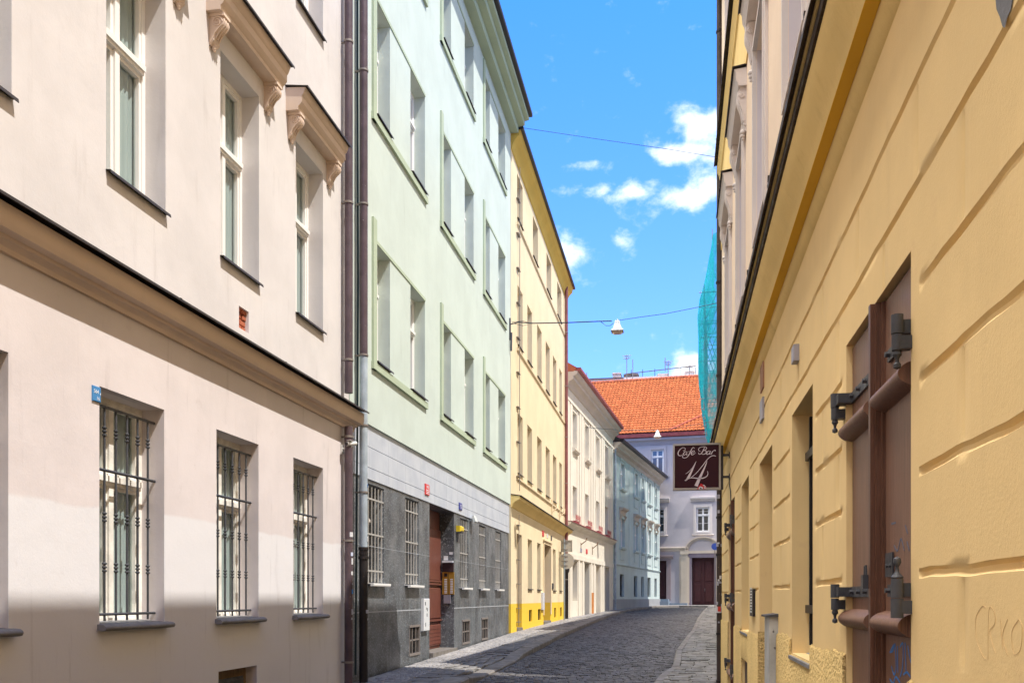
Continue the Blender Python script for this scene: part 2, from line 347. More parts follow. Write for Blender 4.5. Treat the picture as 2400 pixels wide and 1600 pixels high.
def stonem(name, a, b_, rough=.6, spec=.4):
    m = mat(name, a, rough, spec=spec); t, b = tex(m); P = coords(t)
    at = t.nodes.new('ShaderNodeAttribute'); at.attribute_name = 'tone'; sp = t.nodes.new('ShaderNodeSeparateColor'); t.links.new(at.outputs['Color'], sp.inputs[0])
    c = mixc(t, sp.outputs[0], a, b_); c = mixc(t, ramp(t, noise(t, .8, 6, .7, P), .48, .66, 0, .6), c, tuple(x*.5 for x in a)); c = mixc(t, ramp(t, noise(t, .5, 5, .7, coords(t, (1.6,.5,1), (7,3,0))), .56, .66, 0, .4), c, tuple(min(1, x*1.35) for x in b_))
    c = mixc(t, ramp(t, noise(t, 24, 3, .6, P), .3, .7, 0, .35), c, tuple(x*1.5 for x in b_))
    t.links.new(c, b.inputs['Base Color']); t.links.new(ramp(t, noise(t, 6, 3, .6, P), .3, .7, rough-.15, rough+.2), b.inputs['Roughness'])
    bump(t, b, noise(t, 70, 4, .6, P), .003); return m
m_sett = stonem('street_setts', (.058, .053, .050), (.13, .12, .112), .55)
m_mosaic = stonem('pavement_mosaic', (.17, .165, .165), (.33, .31, .29), .65); m_slab = stonem('pavement_slabs', (.125, .12, .115), (.235, .22, .20), .6)
m_kerb = stonem('kerb_granite', (.145, .13, .115), (.22, .20, .175), .6)
m_joint = mat('joint_dirt', (.055, .052, .048), .95); m_ground = mat('ground_earth', (.07, .066, .06), .95)
# ------------------------------------------------------------------ window maker
# local frame: origin at the lower near corner of the opening, on the wall face
def make_window(w, h, depth=.18, over=.045, transom=.63, mull=True, fm=None, glass=None, curtain=True, sill='sheet', grille=None, muntins=0, fw=.055, name='window', cross=None):
    fm = fm or m_white; glass = glass or m_glass
    f = MB(); xb, xf = -depth-.07, -depth
    f.box(xb, xf, 0, fw, 0, h); f.box(xb, xf, w-fw, w, 0, h); f.box(xb, xf, fw, w-fw, h-fw, h); f.box(xb, xf, fw, w-fw, 0, fw)
    zt = h*transom if transom else None; rows = [(fw, h-fw)]
    if zt:
        f.box(xb, xf+.022, fw, w-fw, zt-.05, zt+.05); f.box(xf+.022, xf+.04, fw, w-fw, zt-.02, zt+.03); rows = [(fw, zt-.05), (zt+.05, h-fw)]
    cols = [(fw, w-fw)]
    if mull:
        for a, b in rows: f.box(xb, xf+.012, w/2-.032, w/2+.032, a, b)
        cols = [(fw, w/2-.032), (w/2+.032, w-fw)]
    gl = MB(); sw = .032
    for (za, zb) in rows:
        for (ya, yb) in cols:
            x0, x1 = xb+.01, xf-.012
            f.box(x0, x1, ya, ya+sw, za, zb); f.box(x0, x1, yb-sw, yb, za, zb); f.box(x0, x1, ya+sw, yb-sw, za, za+sw); f.box(x0, x1, ya+sw, yb-sw, zb-sw, zb)
            for k in range(muntins):
                zz = za+sw + (zb-za-2*sw)*(k+1)/(muntins+1); f.box(x0+.005, x1-.005, ya+sw, yb-sw, zz-.011, zz+.011)
            gl.quad((x0+.014, ya+sw-.006, za+sw-.006), (x0+.014, yb-sw+.006, za+sw-.006), (x0+.014, yb-sw+.006, zb-sw+.006), (x0+.014, ya+sw-.006, zb-sw+.006))
    root = f.build(name, fm)
    gl.build('pane', glass, root)
    if curtain:
        c = MB(); n = 40; xc = xb-.02
        zs = [.03, h-.03]
        for i in range(n+1): pass
        vs = [(xc + .018*math.sin(i*1.9+math.sin(i)*.9), .02 + (w-.04)*i/n, z) for z in zs for i in range(n+1)]
        c.add(vs, [(i, i+1, n+2+i, n+1+i) for i in range(n)])
        c.build('curtain', m_curt, root, smooth=60, fix=False)
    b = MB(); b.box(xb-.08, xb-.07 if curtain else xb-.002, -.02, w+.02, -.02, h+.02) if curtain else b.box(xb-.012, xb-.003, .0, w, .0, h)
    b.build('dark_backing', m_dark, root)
    if sill == 'sheet':
        s = MB(); s.prism([(-depth-.01, .035), (over, .004), (over+.005, -.022), (over, -.024), (over-.005, -.002), (-depth-.01, .027)], -.01, w+.012); s.build('sill', m_flash, root)
    elif sill == 'stone':
        s = MB(); s.prism([(-depth-.01, .03), (.055, .005), (.075, -.008), (.08, -.022), (.07, -.04), (.045, -.045), (-.0, -.035), (-.0, -.0), (-depth-.01, .0)], -.03, w+.05); s.build('sill', m_stonesill, root, smooth=50)
    elif sill == 'white':
        s = MB(); s.prism([(-depth-.01, .03), (.05, .01), (.05, -.02), (.045, -.035), (.0, -.035), (.0, .0), (-depth-.01, .0)], -.03, w+.03); s.build('sill', m_white, root)
    if grille == 'baluster':
        gr = MB(); xg = -.095; nb = 6
        for i in range(nb):
            y = w*(i+.32)/nb
            gr.tube([(xg, y, .03), (xg, y, h-.12)], .010, 8)
            for zc in (.47, .88, 1.58):
                for dz in (-.03, .0, .03): gr.lathe([(.010,-.012),(.019,-.005),(.019,.004),(.010,.011)], xg, y, zc+dz, 8)
        gr.tube([(xg,0,1.262),(xg,w,1.262)], .014, 6); gr.tube([(xg,0,.085),(xg,w,.085)], .013, 6); gr.box(xg-.008, xg+.008, 0, w, h-.13, h-.11)
        gr.build('window_grille', m_iron, root, smooth=40)
    elif grille == 'bars':
        gr = MB(); xg = -.075; nb = max(4, int(w/.14))
        for i in range(nb):
            y = w*(i+.5)/nb; gr.box(xg-.008, xg+.008, y-.009, y+.009, .03, h-.03)
        for zz in (.2, h*.5, h-.22): gr.box(xg-.012, xg+.012, -.0, w, zz-.012, zz+.012)
        gr.build('window_grille', mat('grey_bars', (.40,.385,.36), .45, .0) if 'grey_bars' not in bpy.data.materials else bpy.data.materials['grey_bars'], root)
    return root
_protos = {}
def place_window(B, u, z, w, h, **kw):
    key = (round(w,3), round(h,3), tuple(sorted((k, str(v)) for k, v in kw.items())))
    if key not in _protos:
        o = make_window(w, h, **kw); _protos[key] = o; return B.put(o, u, z, first=True)
    return B.put(_protos[key], u, z)
def frame_ring(mb, u0, u1, z0, z1, l, r, b, t, x0, x1):
    mb.box(x0, x1, u0-l, u0, z0-b, z1+t); mb.box(x0, x1, u1, u1+r, z0-b, z1+t); mb.box(x0, x1, u0, u1, z0-b, z0); mb.box(x0, x1, u0, u1, z1, z1+t)

# ================================================================== GROUND
KL = [(-5,-3.05),(12.6,-3.05),(17.8,-3.03),(22,-3.04),(26.5,-3.09),(33,-3.12),(38.9,-3.13),(46,-3.0),(53.4,-2.7),(60,-2.1),(65.4,-1.35),(67.3,.6),(67.8,4)]
def kx(Y): return float(np.interp(Y, [a for a, b in KL], [b for a, b in KL]))
RL = [(-5,-.3),(14.0,-.30),(15.9,-.04),(19.7,.02),(28.5,.51),(40,.95),(51,1.49),(68,2.4)]
def rx(Y): return float(np.interp(Y, [a for a, b in RL], [b for a, b in RL]))
WL = [(-5,-4.5),(38.9,-4.5),(52.44,-3.47),(68.97,-1.12),(70,-1.0)]
def wx(Y): return float(np.interp(Y, [a for a, b in WL], [b for a, b in WL]))
def drop(Y, x):                                        # lowered kerb at the gateway
    f = min(max((Y-14.35)/.15, 0), 1) * min(max((18.6-Y)/.9, 0), 1); return -.085*f*min(max((x-(-4.0))/.9, 0), 1)
def structure(o, label): tag(o, label, kind='structure'); return o
def sheet(name, mt, xa, xb, Y0, Y1, n, dz, nx=1):
    mb = MB(); vs = []; 
    for i in range(n+1):
        Y = Y0 + (Y1-Y0)*i/n
        for k in range(nx+1): vs.append((xa(Y)+(xb(Y)-xa(Y))*k/nx, Y, g(Y)+dz))
    mb.add(vs, [(i*(nx+1)+k, i*(nx+1)+k+1, (i+1)*(nx+1)+k+1, (i+1)*(nx+1)+k) for i in range(n) for k in range(nx)])
    return mb.build(name, mt, fix=False)
mb = MB(); ys = [-400,-20,0,12.7,25,38,54,72,400,900]
mb.add([(x, y, g(y)-.26) for y in ys for x in (-700, 700)], [(2*i, 2*i+1, 2*i+3, 2*i+2) for i in range(len(ys)-1)])
structure(mb.build('ground', m_ground, fix=False), 'bare ground under the old town street and its houses')
def stones(name, mt, xa, xb, Y0, Y1, dy, dx, dz, jit, hj, gapf=.12, inset=.012, dropf=None, seed=1, arc=0, skip=None):
    rg = random.Random(seed); V = []; Fc = []; T = []
    Y = Y0; row = 0
    while Y < Y1:
        h = dy*rg.uniform(.85, 1.15); a, b = xa(Y+h/2), xb(Y+h/2); x = a + rg.uniform(-.5, 0)*dx
        while x < b:
            w = dx*rg.uniform(.7, 1.3); x0, x1 = max(x, a), min(x+w, b)
            if x1-x0 > dx*.2:
                gp = gapf*min(dx, dy)/2; y0, y1 = Y+gp, Y+h-gp; cx = (x0+x1)/2
                z = g(Y+h/2) + dz + rg.gauss(0, hj) + (dropf(Y, cx) if dropf else 0) + .012*math.sin(cx*2.1+Y*.6)*math.sin(Y*.9)*(1 if hj > .002 else .3)
                tx, ty = rg.gauss(0, jit), rg.gauss(0, jit); k = len(V); c = rg.random()
                yo = arc*math.cos((cx-a)/(b-a+1e-6)*math.pi*2)
                def P(u, v, zz): return (u+rg.uniform(-.1,.1)*gp, v+yo, zz+(u-cx)*tx+(v-Y-h/2)*ty)
                i2 = inset
                q = [(x0+gp,y0),(x1-gp,y0),(x1-gp,y1),(x0+gp,y1)]; q2 = [(x0+gp+i2,y0+i2),(x1-gp-i2,y0+i2),(x1-gp-i2,y1-i2),(x0+gp+i2,y1-i2)]
                V += [P(u, v, z-.05) for u, v in q] + [P(u, v, z-i2*.7) for u, v in q] + [P(u, v, z) for u, v in q2]
                for e in range(4):
                    e2 = (e+1) % 4; Fc += [(k+e,k+e2,k+4+e2,k+4+e),(k+4+e,k+4+e2,k+8+e2,k+8+e)]
                Fc.append((k+8,k+9,k+10,k+11)); T += [c]*12
            x += w
        Y += h; row += 1
    me = bpy.data.meshes.new(name); me.from_pydata(V, [], Fc); me.materials.append(mt)
    ca = me.color_attributes.new('tone', 'FLOAT_COLOR', 'POINT'); arr = np.zeros((len(V), 4), np.float32); arr[:, :3] = np.array(T, np.float32)[:, None]; arr[:, 3] = 1
    ca.data.foreach_set('color', arr.ravel()); me.shade_smooth(); me.set_sharp_from_angle(angle=R(50))
    o = bpy.data.objects.new(name, me); COL.objects.link(o); return o
road_bed = sheet('road_bed', m_joint, kx, rx, -16, 69, 85, -.155); structure(road_bed, 'dark bedding between the setts of the road')
structure(stones('road', m_sett, kx, rx, 10.5, 69, .10, .125, -.125, .022, .005, inset=.010, arc=.05, seed=3), 'dark stone sett roadway curving to the right')
structure(sheet('pavement_bed', m_joint, wx, kx, -16, 70, 86, -.02 - .09), 'bedding of the left pavement')
kin = lambda Y: kx(Y) - .26
structure(stones('pavement', m_mosaic, wx, lambda Y: min(kx(Y)-.78, -3.83) if Y < 52 else kx(Y)-.26, 11, 69.5, .075, .075, 0, .02, .002, gapf=.12, inset=.006, dropf=drop, seed=5), 'small stone mosaic pavement along the left house walls')
structure(stones('pavement_setts', m_slab, lambda Y: min(kx(Y)-.78, -3.83), kin, 11, 52, .30, .22, 0, .01, .003, gapf=.05, inset=.01, dropf=drop, seed=6), 'larger stone slabs of the left pavement beside the kerb')
def kerb(name, line, Y0, Y1, w, side, lab, drp=None, dz=.0):
    mb = MB(); T = []; Y = Y0; rg = random.Random(9)
    while Y < Y1:
        l = min(rg.uniform(.8, 1.3), Y1-Y)
        # follow the line: block between two points
        x0, x1 = line(Y+.006), line(Y+l-.006); za = g(Y)+dz+(drp(Y, x0) if drp else 0); zb = g(Y+l)+dz+(drp(Y+l, x1) if drp else 0)
        j = rg.gauss(0, .003); b = .025; ya, yb = Y+.005, Y+l-.005
        P = []
        for (x, y, z) in ((x0, ya, za+j), (x1, yb, zb+j)):
            P += [(x-side*w, y, z), (x-side*b, y, z), (x, y, z-b), (x, y, z-.3), (x-side*w, y, z-.3)]
        mb.add(P, [(i, (i+1) % 5, (i+1) % 5+5, i+5) for i in range(5)] + [(4,3,2,1,0),(5,6,7,8,9)])
        T += [rg.random()]*10; Y += l
    o = mb.build(name, m_kerb, smooth=None); me = o.data
    ca = me.color_attributes.new('tone', 'FLOAT_COLOR', 'POINT'); arr = np.ones((len(me.vertices), 4), np.float32); arr[:, :3] = np.array(T, np.float32)[:, None]; ca.data.foreach_set('color', arr.ravel())
    return structure(o, lab)
kerb('kerb', kx, -16, 67.0, .27, 1, 'long granite kerb of the left pavement, lowered at the doorway', drop)
rwall = lambda Y: .64 if Y < 13.6 else .72 + (Y-13.6)*.0485
structure(sheet('pavement_bed', m_joint, rx, rwall, -16, 69, 85, -.06), 'bedding of the right pavement')
structure(stones('pavement', m_slab, lambda Y: rx(Y)+.13, rwall, 11, 68, .16, .26, -.005, .02, .006, gapf=.08, inset=.012, seed=8), 'uneven grey paving stones of the narrow right pavement')
kerb('kerb', rx, -16, 68, .13, -1, 'low worn kerb of the right pavement', None, -.01)

# ================================================================== PINK HOUSE (left, nearest)
XW = -4.5
B1 = Bld('pink_house', (XW, 0), 0, (6, g(6)), 'pink plastered corner-less town house with scroll bracket window hoods at the left edge', 'house')
PE = 12.26
lowpx = [(228, 385), (503, 606), (687, 757)]; uppx = [(248, 388), (518, 607), (694, 757)]
low = [(L(a), L(b)) for a, b in lowpx]; W1 = .93
low = [(b-.94, b) for a, b in low]; low = [(low[0][0]-1.93-.02, low[0][1]-1.95)] + low
up = [(L(b)-.87, L(b)) for a, b in uppx]; up = [(up[0][0]-1.94, up[0][1]-1.94)] + up
ops = [(a, b, 1.28, 3.18) for a, b in low]
cel = [(L(512), L(602), .36, .762, .14)]
mb = MB(); mb.facade(-16, PE, -.3, 3.9, ops + cel, .22); mb.shell(-16, PE, -.3, 3.9)
wall1 = B1.part(mb, 'wall', m_pinklow)
ops = [(a, b, 4.93, 7.0) for a, b in up] + [(a, b, 8.72, 10.75) for a, b in up] + [(a, b, 12.4, 14.2) for a, b in up]
hole = (L(560), L(583), 4.33, 4.56)
mb = MB(); mb.facade(-16, PE, 3.9, 15.2, ops + [(*hole, .07)], .2); mb.shell(-16, PE, 3.9, 15.2)
B1.part(mb, 'upper_wall', m_pink)
m_brick = rusty('exposed_brick', (.42, .13, .07), .9, (.6,.5,.42), .8, vs=22)
mb = MB(); rg = random.Random(4)
for r in range(4):
    zz = hole[2] + r*.062
    for k in range(2): mb.bbox(-.07, -.03+rg.uniform(-.012,.01), hole[0]+.01+k*.14-.04*(r%2), hole[0]+.125+k*.14-.04*(r%2), zz+.004, zz+.052, .006)
mb.box(-.075, -.055, hole[0], hole[1], hole[2], hole[3])
B1.part(mb, 'brick_hole', m_brick, label='small hole in the plaster showing red brick')
# string cornice
mb = MB(); mb.prism([(0,3.84),(.03,3.84),(.035,3.875),(.06,3.90),(.085,3.905),(.09,3.93),(.165,3.935),(.175,3.96),(.18,3.985),(.182,4.09),(0,4.12)], -16, PE+.12); B1.part(mb, 'string_cornice', m_hood, smooth=35)
mb = MB(); mb.prism([(-.0,4.155),(.245,4.105),(.25,4.09),(.255,4.09),(.255,4.11),(0,4.165)], -16, PE+.13)
for y in (5.0, 7.4, 9.6): mb.prism([(0,4.15),(.245,4.105),(.245,4.122),(0,4.176)], y, y+.02)
B1.part(mb, 'cornice_flashing', m_flash)
# windows
for a, b in up:
    place_window(B1, a, 4.93, b-a, 2.07, depth=.2, transom=.62, fw=.05)
for a, b in up[1:]: place_window(B1, a, 8.72, b-a, 2.03, depth=.2, transom=.62, fw=.075)
for a, b in up[1:]: place_window(B1, a, 12.4, b-a, 1.8, depth=.2, transom=.62, fw=.075)
for a, b in low: place_window(B1, a, 1.28, b-a, 1.9, depth=.22, transom=.64, fm=m_whiteold, sill='stone', grille='baluster', fw=.05)
# cellar opening
mb = MB(); a, b = cel[0][:2]; mb.box(-.15, -.13, a, b, .3, .78); o = B1.part(mb, 'cellar_hatch', woodm('weathered_hatch', (.20,.13,.07), .8, (30,30,2)))
mb = MB(); mb.box(-.125, -.10, a+.1, b-.12, .40, .66); 
for k in range(5): mb.box(-.10, -.09, a+.1, b-.12, .43+k*.045, .45+k*.045)
B1.part(mb, 'cellar_grille', m_iron, o)
# hood mouldings with scroll consoles
def spiral(mb, x, y, cx, cz, r0, turns, t):
    pts = [(cx + r0*(1-i/26*.9)*math.cos(turns*2*math.pi*i/26), y, cz + r0*(1-i/26*.9)*math.sin(turns*2*math.pi*i/26)) for i in range(27)]
    mb.tube(pts, t, 5)
def console(mb, y0, y1, ztop, h, pr):
    pr_ = [(0, 0), (pr*.72, 0), (pr*.92, -.06*h), (pr, -.17*h), (pr*.97, -.29*h), (pr*.83, -.40*h), (pr*.62, -.49*h), (pr*.45, -.60*h), (pr*.36, -.72*h), (pr*.34, -.80*h), (pr*.28, -.90*h), (pr*.10, -h), (0, -h)]
    mb.poly([(a, ztop+b) for a, b in pr_], 1, y0, y1)
    for y in (y0-.004, y1+.004):
        spiral(mb, 0, y, pr*.56, ztop-.20*h, pr*.33, 2.2, .007); spiral(mb, 0, y, pr*.2, ztop-.86*h, pr*.13, 1.5, .005)
        mb.tube([(pr*.9, y, ztop-.3*h), (pr*.62, y, ztop-.44*h), (pr*.38, y, ztop-.6*h), (pr*.26, y, ztop-.78*h)], .006, 5)
    for k in range(3):
        yy_ = y0 + (y1-y0)*(k+.5)/3; mb.tube([(pr*.95, yy_, ztop-.08*h), (pr*1.02, yy_, ztop-.2*h), (pr*.98, yy_, ztop-.32*h), (pr*.6, yy_, ztop-.52*h), (pr*.38, yy_, ztop-.74*h)], .009, 5)
    ym = (y0+y1)/2
    for k, (zz, rr) in enumerate(((-.97, .03), (-1.05, .024), (-1.12, .016))): mb.lathe([(.001,-rr),(rr*.8,-rr*.5),(rr,0),(rr*.8,rr*.5),(.001,rr)], .03, ym, ztop+zz*h, 7)
def hood(u0, u1, zb, proto=None):
    w = u1-u0; e = .29; z = zb
    h = MB(); h.prism([(0,z),(.15,z),(.155,z+.04),(.17,z+.05),(.19,z+.075),(.20,z+.085),(.20,z+.16),(.215,z+.175),(.225,z+.20),(.24,z+.235),(.245,z+.25),(0,z+.27)], -e, w+e)
    root = h.build('window_hood', m_hood, smooth=35)
    f = MB(); f.prism([(0,z+.285),(.275,z+.252),(.28,z+.235),(.284,z+.235),(.284,z+.258),(0,z+.293)], -e-.02, w+e+.02); f.build('hood_flashing', m_flash, root)
    for y in (-e+.06, w+e-.17):
        c = MB(); c.box(0, .165, y-.012, y+.122, z-.03, z-.001); console(c, y, y+.11, z-.03, .27, .16); c.build('console', m_hood, root, smooth=40)
    return root
hp = hood(0, .87, 0)
for i, (a, b) in enumerate(up): B1.put(hp, a, 7.215, first=(i == 0))
for i, (a, b) in enumerate(up): B1.put(hp, a, 7.215+3.82)
# street downpipe of the pink house (brown, stickers below)
pu = YY(817, XW+.10)
mb = MB(); mb.tube([(.10,pu,15),(.10,pu,4.3)], .058, 14); mb.tube([(.10,pu,3.84),(.10,pu,g(pu)-.05)], .058, 14)
pipe = B1.part(mb, 'drainpipe', m_brownpipe, smooth=40, label='dark brown pipe with stickers low down')
mb = MB()
for z in (13, 11, 9.1, 6.9, 4.75, 3.7, 2.28, .62, g(pu)+.03): mb.tube([(.10,pu,z-.014),(.10,pu,z+.014)], .067, 14); mb.box(0, .05, pu-.012, pu+.012, z-.01, z+.01); mb.build('pipe_clamp', m_ring, pipe, smooth=40); mb = MB()
def sticker(parent, cx, cy, r, z, h, a0, a1, mt, name='sticker', e=.003):
    s = MB(); n = 6; vs = [(cx+(r+e)*math.cos(R(a0+(a1-a0)*i/n)), cy+(r+e)*math.sin(R(a0+(a1-a0)*i/n)), zz) for zz in (z, z+h) for i in range(n+1)]
    s.add(vs, [(i, i+1, n+2+i, n+1+i) for i in range(n)]); return s.build(name, mt, parent, fix=False)
m_st = [mat('sticker_white', (.62,.62,.64), .5), mat('sticker_blue', (.03,.20,.55), .5), mat('sticker_grey', (.38,.38,.45), .5), mat('sticker_pale', (.55,.60,.75), .5), mat('sticker_red', (.5,.05,.04), .5), mat('sticker_dark', (.04,.04,.05), .5)]
for (z, h, a0, a1, k) in ((2.33,.065,-55,10,0),(2.07,.05,-40,25,3),(1.955,.085,-30,35,0),(1.81,.05,-35,10,0),(1.735,.02,-5,25,2),(1.555,.06,-25,30,1),(1.27,.075,-30,25,2),(1.20,.03,-35,-10,2),(1.68,.018,-20,20,2)):
    sticker(pipe, .10, pu, .058, z, h, a0, a1, m_st[k])

# ================================================================== GREEN HOUSE
GE = 25.10
B2 = Bld('green_house', (XW, 0), 0, (18.5, g(18.5)), 'tall pale mint green house with dark granite ground floor and red brown door', 'house')
gp = [((879, 914), (962, 996)), ((1036, 1057), (1089, 1110)), ((1135, 1148), (1168, 1184))]
gp = [tuple((L(a), L(b)) for a, b in q) for q in gp]
rowsz = [(5.10, 6.91), (8.86, 10.64), (12.47, 14.0)]
ops = [(a, b, z0, z1) for q in gp for a, b in q for z0, z1 in rowsz]
mb = MB(); mb.facade(PE+.02, GE, 4.09, 14.7, ops, .2); mb.shell(PE+.02, GE, 4.09, 14.9)
mb.quad((0,PE+.02,4.09),(0,GE,4.09),(-.06,GE,4.09),(-.06,PE+.02,4.09))
B2.part(mb, 'wall', m_green)
for z0, z1 in rowsz:
    for q in gp:
        (a, b), (c, d) = q; s = MB(); l, r, bt, tp = .16, .05, .15, .05
        s.box(0, .035, a-l, a, z0-bt, z1+tp+.28);  s.box(0, .045, a-l-.02, d+r+.02, z0-bt, z0-.04); s.box(0, .014, a, d, z1, z1+tp)
        o = B2.part(s, 'window_surround', m_sage)
        for a_, b_ in q: place_window(B2, a_, z0, round(b_-a_, 2), z1-z0, depth=.2, transom=.66, mull=False, curtain=False, glass=m_cglass, fw=.07, over=.062)
# cornice
mb = MB(); mb.prism([(0,14.40),(.21,14.40),(.22,14.43),(.22,14.56),(.39,14.58),(.40,14.60),(.40,14.70),(.51,14.72),(.52,14.74),(.52,14.80),(0,14.86)], PE, GE+.02); B2.part(mb, 'cornice', m_sage, smooth=30)
mb = MB(); mb.prism([(.50,14.805),(.60,14.805),(.615,14.82),(.615,14.90),(.50,14.90)], PE, GE+.03); B2.part(mb, 'gutter', m_black)
mb = MB(); mb.prism([(.5,14.87),(-4,17.6),(-4,17.4),(.45,14.8)], PE, GE); mb.prism([(-4,17.6),(-8,15.2),(-8,15.0),(-4,17.3)], PE, GE); B2.part(mb, 'roof', m_tileplain)
# stone band
mb = MB(); bx = -.035
for z0, z1 in ((3.285, 3.455), (3.463, 3.765), (3.773, 4.088)):
    Y = PE+.02; 
    while Y < GE:
        Y2 = min(Y+.95, GE); mb.bbox(bx-.05, bx, Y+.0015, Y2-.0015, z0, z1, .002); Y = Y2
mb.box(bx-.03, bx-.012, PE+.02, GE, 3.285, 4.088)
B2.part(mb, 'stone_band', m_band)
# granite ground floor
gw = [(L(871)-.02, L(908)), (L(957), L(988)), (L(1084), L(1103)), (L(1128), L(1143)), (L(1166), L(1178))]
dL, dR = L(1013), L(1070)
cl = [(L(966), L(990)), (L(1089), L(1106)), (L(1134), L(1148))]
gz = -.055
ops = [(a, b, 1.71, 3.225, .26, .0) for a, b in gw] + [(dL, dR, -.3, 3.28, .36, 0)] + [(a, b, .50, 1.0, .12, 0) for a, b in cl]
mb = MB(); mb.facade(PE+.02, GE, -.3, 3.285, ops, .2, x=gz); mb.shell(PE+.02, GE, -.3, 3.27, x=gz)
B2.part(mb, 'granite_base', m_gran)
# rounded pier edges on the far side of each opening
for a, b in gw:
    mb = MB(); n = 7; rr = .15
    pts = [(gz+.003 - rr + rr*math.sin(math.pi/2*i/n), b - .0 + rr - rr*math.cos(math.pi/2*i/n) - rr*.55) for i in range(n+1)]
    vs = [(x_, y_, z_) for z_ in (1.71, 3.225) for x_, y_ in pts]; mb.add(vs, [(i, i+1, n+2+i, n+1+i) for i in range(n)]); B2.part(mb, 'rounded_jamb', m_gran, smooth=60, fix=False)
mb = MB(); mb.box(gz, gz+.004, PE+.02, dL, 1.275, 1.292); mb.box(gz, gz+.004, dR, GE, 1.275, 1.292); mb.box(gz, gz+.003, PE+.02, dL, 2.28, 2.286); mb.box(gz, gz+.003, dR, GE, 2.28, 2.286); B2.part(mb, 'joint_line', mat('pale_mortar', (.42,.44,.47), .8))
for a, b in gw: 
    place_window(B2, a, 1.71, round(b-a, 2), 1.515, depth=.30, transom=.66, mull=True, curtain=False, glass=m_dglass, sill='white', grille='bars', fw=.05, fm=m_trim)
for a, b in cl:
    w = b-a; f = MB(); x0 = gz-.03
    f.box(x0, gz+.015, -.02, w+.02, .5-.5-.02, .02); f.box(x0, gz+.015, -.02, w+.02, .48, .52); f.box(x0, gz+.01, 0, .03, .02, .48); f.box(x0, gz+.01, w-.03, w, .02, .48); f.box(x0, gz+.0, .03, w-.03, .24, .265)
    for k in (1, 2): f.box(x0+.01, gz-.0, w*k/3-.012, w*k/3+.012, .02, .48)
    fr = f.build('cellar_window', m_ring, B2.root, (0, a+B2.off[1], .5+B2.off[2])); d = MB(); d.box(gz-.13, gz-.12, 0, w, 0, .5); d.build('pane', m_dark, fr)
# door
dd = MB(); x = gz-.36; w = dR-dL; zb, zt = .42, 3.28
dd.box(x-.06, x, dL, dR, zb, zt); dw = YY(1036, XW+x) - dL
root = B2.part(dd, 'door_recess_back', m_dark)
dd = MB(); D0 = .012
dd.box(x, x+.05, dL+.0, dL+dw, zb+.05, zt)
dd.box(x+.05, x+.10, dL+dw-.10, dL+dw, zb+.05, zt); dd.box(x+.05, x+.10, dL, dL+.08, zb+.05, zt)
for z0, z1 in ((.52,.95),(.98,1.0),(1.08,1.70),(1.86,2.9)): dd.bbox(x+.05, x+.075, dL+.14, dL+dw-.16, z0, z1, .012)
for zz in (1.02, 1.76, 1.82): dd.box(x+.05, x+.095, dL+.08, dL+dw-.1, zz, zz+.04)
for k in range(5): dd.box(x+.075, x+.082, dL+.14, dL+dw-.16, .56+k*.075, .565+k*.075)
door = B2.part(dd, 'door', m_door)
jb = MB(); jb.box(x, gz-.002, dL+dw, dR+.001, zb-.5, zt); B2.part(jb, 'door_jamb', m_gran)
mb = MB(); mb.box(x+.075, x+.085, dL+.2, dL+.42, 1.50, 1.66); p1 = mb.build('notice', m_st[0], door); mb = MB(); mb.box(x+.075, x+.086, dL+.2, dL+.42, 1.38, 1.50); mb.build('notice', m_st[4], door)
mb = MB(); mb.box(x+.08, x+.11, dL+.09, dL+.13, 1.30, 1.42); mb.tube([(x+.1,dL+.11,1.36),(x+.15,dL+.11,1.36),(x+.15,dL+.22,1.36)], .010, 6); mb.build('handle', m_ring, door, smooth=40)
st = MB(); st.box(x, .02, dL-.02, dR+.02, .2, zb+.04); B2.part(st, 'doorstep', m_kerb)
# second downpipe (green house): brown, grey blue, cast iron foot
pu2 = YY(852, XW+.13); px_ = .13
mb = MB(); mb.tube([(px_,pu2,14.8),(px_,pu2,4.93)], .06, 14); dp = B2.part(mb, 'drainpipe', m_brownpipe, smooth=40)
mb = MB(); mb.tube([(px_,pu2,4.95),(px_,pu2,2.2)], .058, 14); mb.build('grey_section', m_greypipe, dp, smooth=40)
mb = MB(); mb.tube([(px_,pu2,2.22),(px_,pu2,g(pu2)-.05)], .062, 14)
for z, r_ in ((2.2,.072),(2.07,.075),(2.13,.066)): mb.tube([(px_,pu2,z-.02),(px_,pu2,z+.02)], r_, 14)
mb.build('cast_iron_foot', m_cast, dp, smooth=40)
mb = MB()
for z in (12.2, 9.0, 7.1, 4.95, 3.95, 3.0): mb.tube([(px_,pu2,z-.013),(px_,pu2,z+.013)], .069, 14); mb.box(0, .08, pu2-.01, pu2+.01, z-.01, z+.01); mb.build('pipe_clamp', m_ring, dp, smooth=40); mb = MB()
sticker(dp, px_, pu2, .06, 2.3, .07, -15, 20, m_st[0]); sticker(dp, px_, pu2, .06, 3.07, .05, -5, 30, m_st[1]); sticker(dp, px_, pu2, .063, 1.28, .05, -40, 25, m_st[2]); sticker(dp, px_, pu2, .063, 1.18, .03, -15, 22, m_st[2])
cu = YY(838, XW+.03); mb = MB(); mb.tube([(.03,cu,14.3),(.03,cu,9),(.035,cu+.01,6),(.03,cu,4.2),(.02,cu,3.3),(.0,cu,.4)], .016, 6); B2.part(mb, 'cable', mat('dark_teal_cable', (.03,.06,.07), .5))

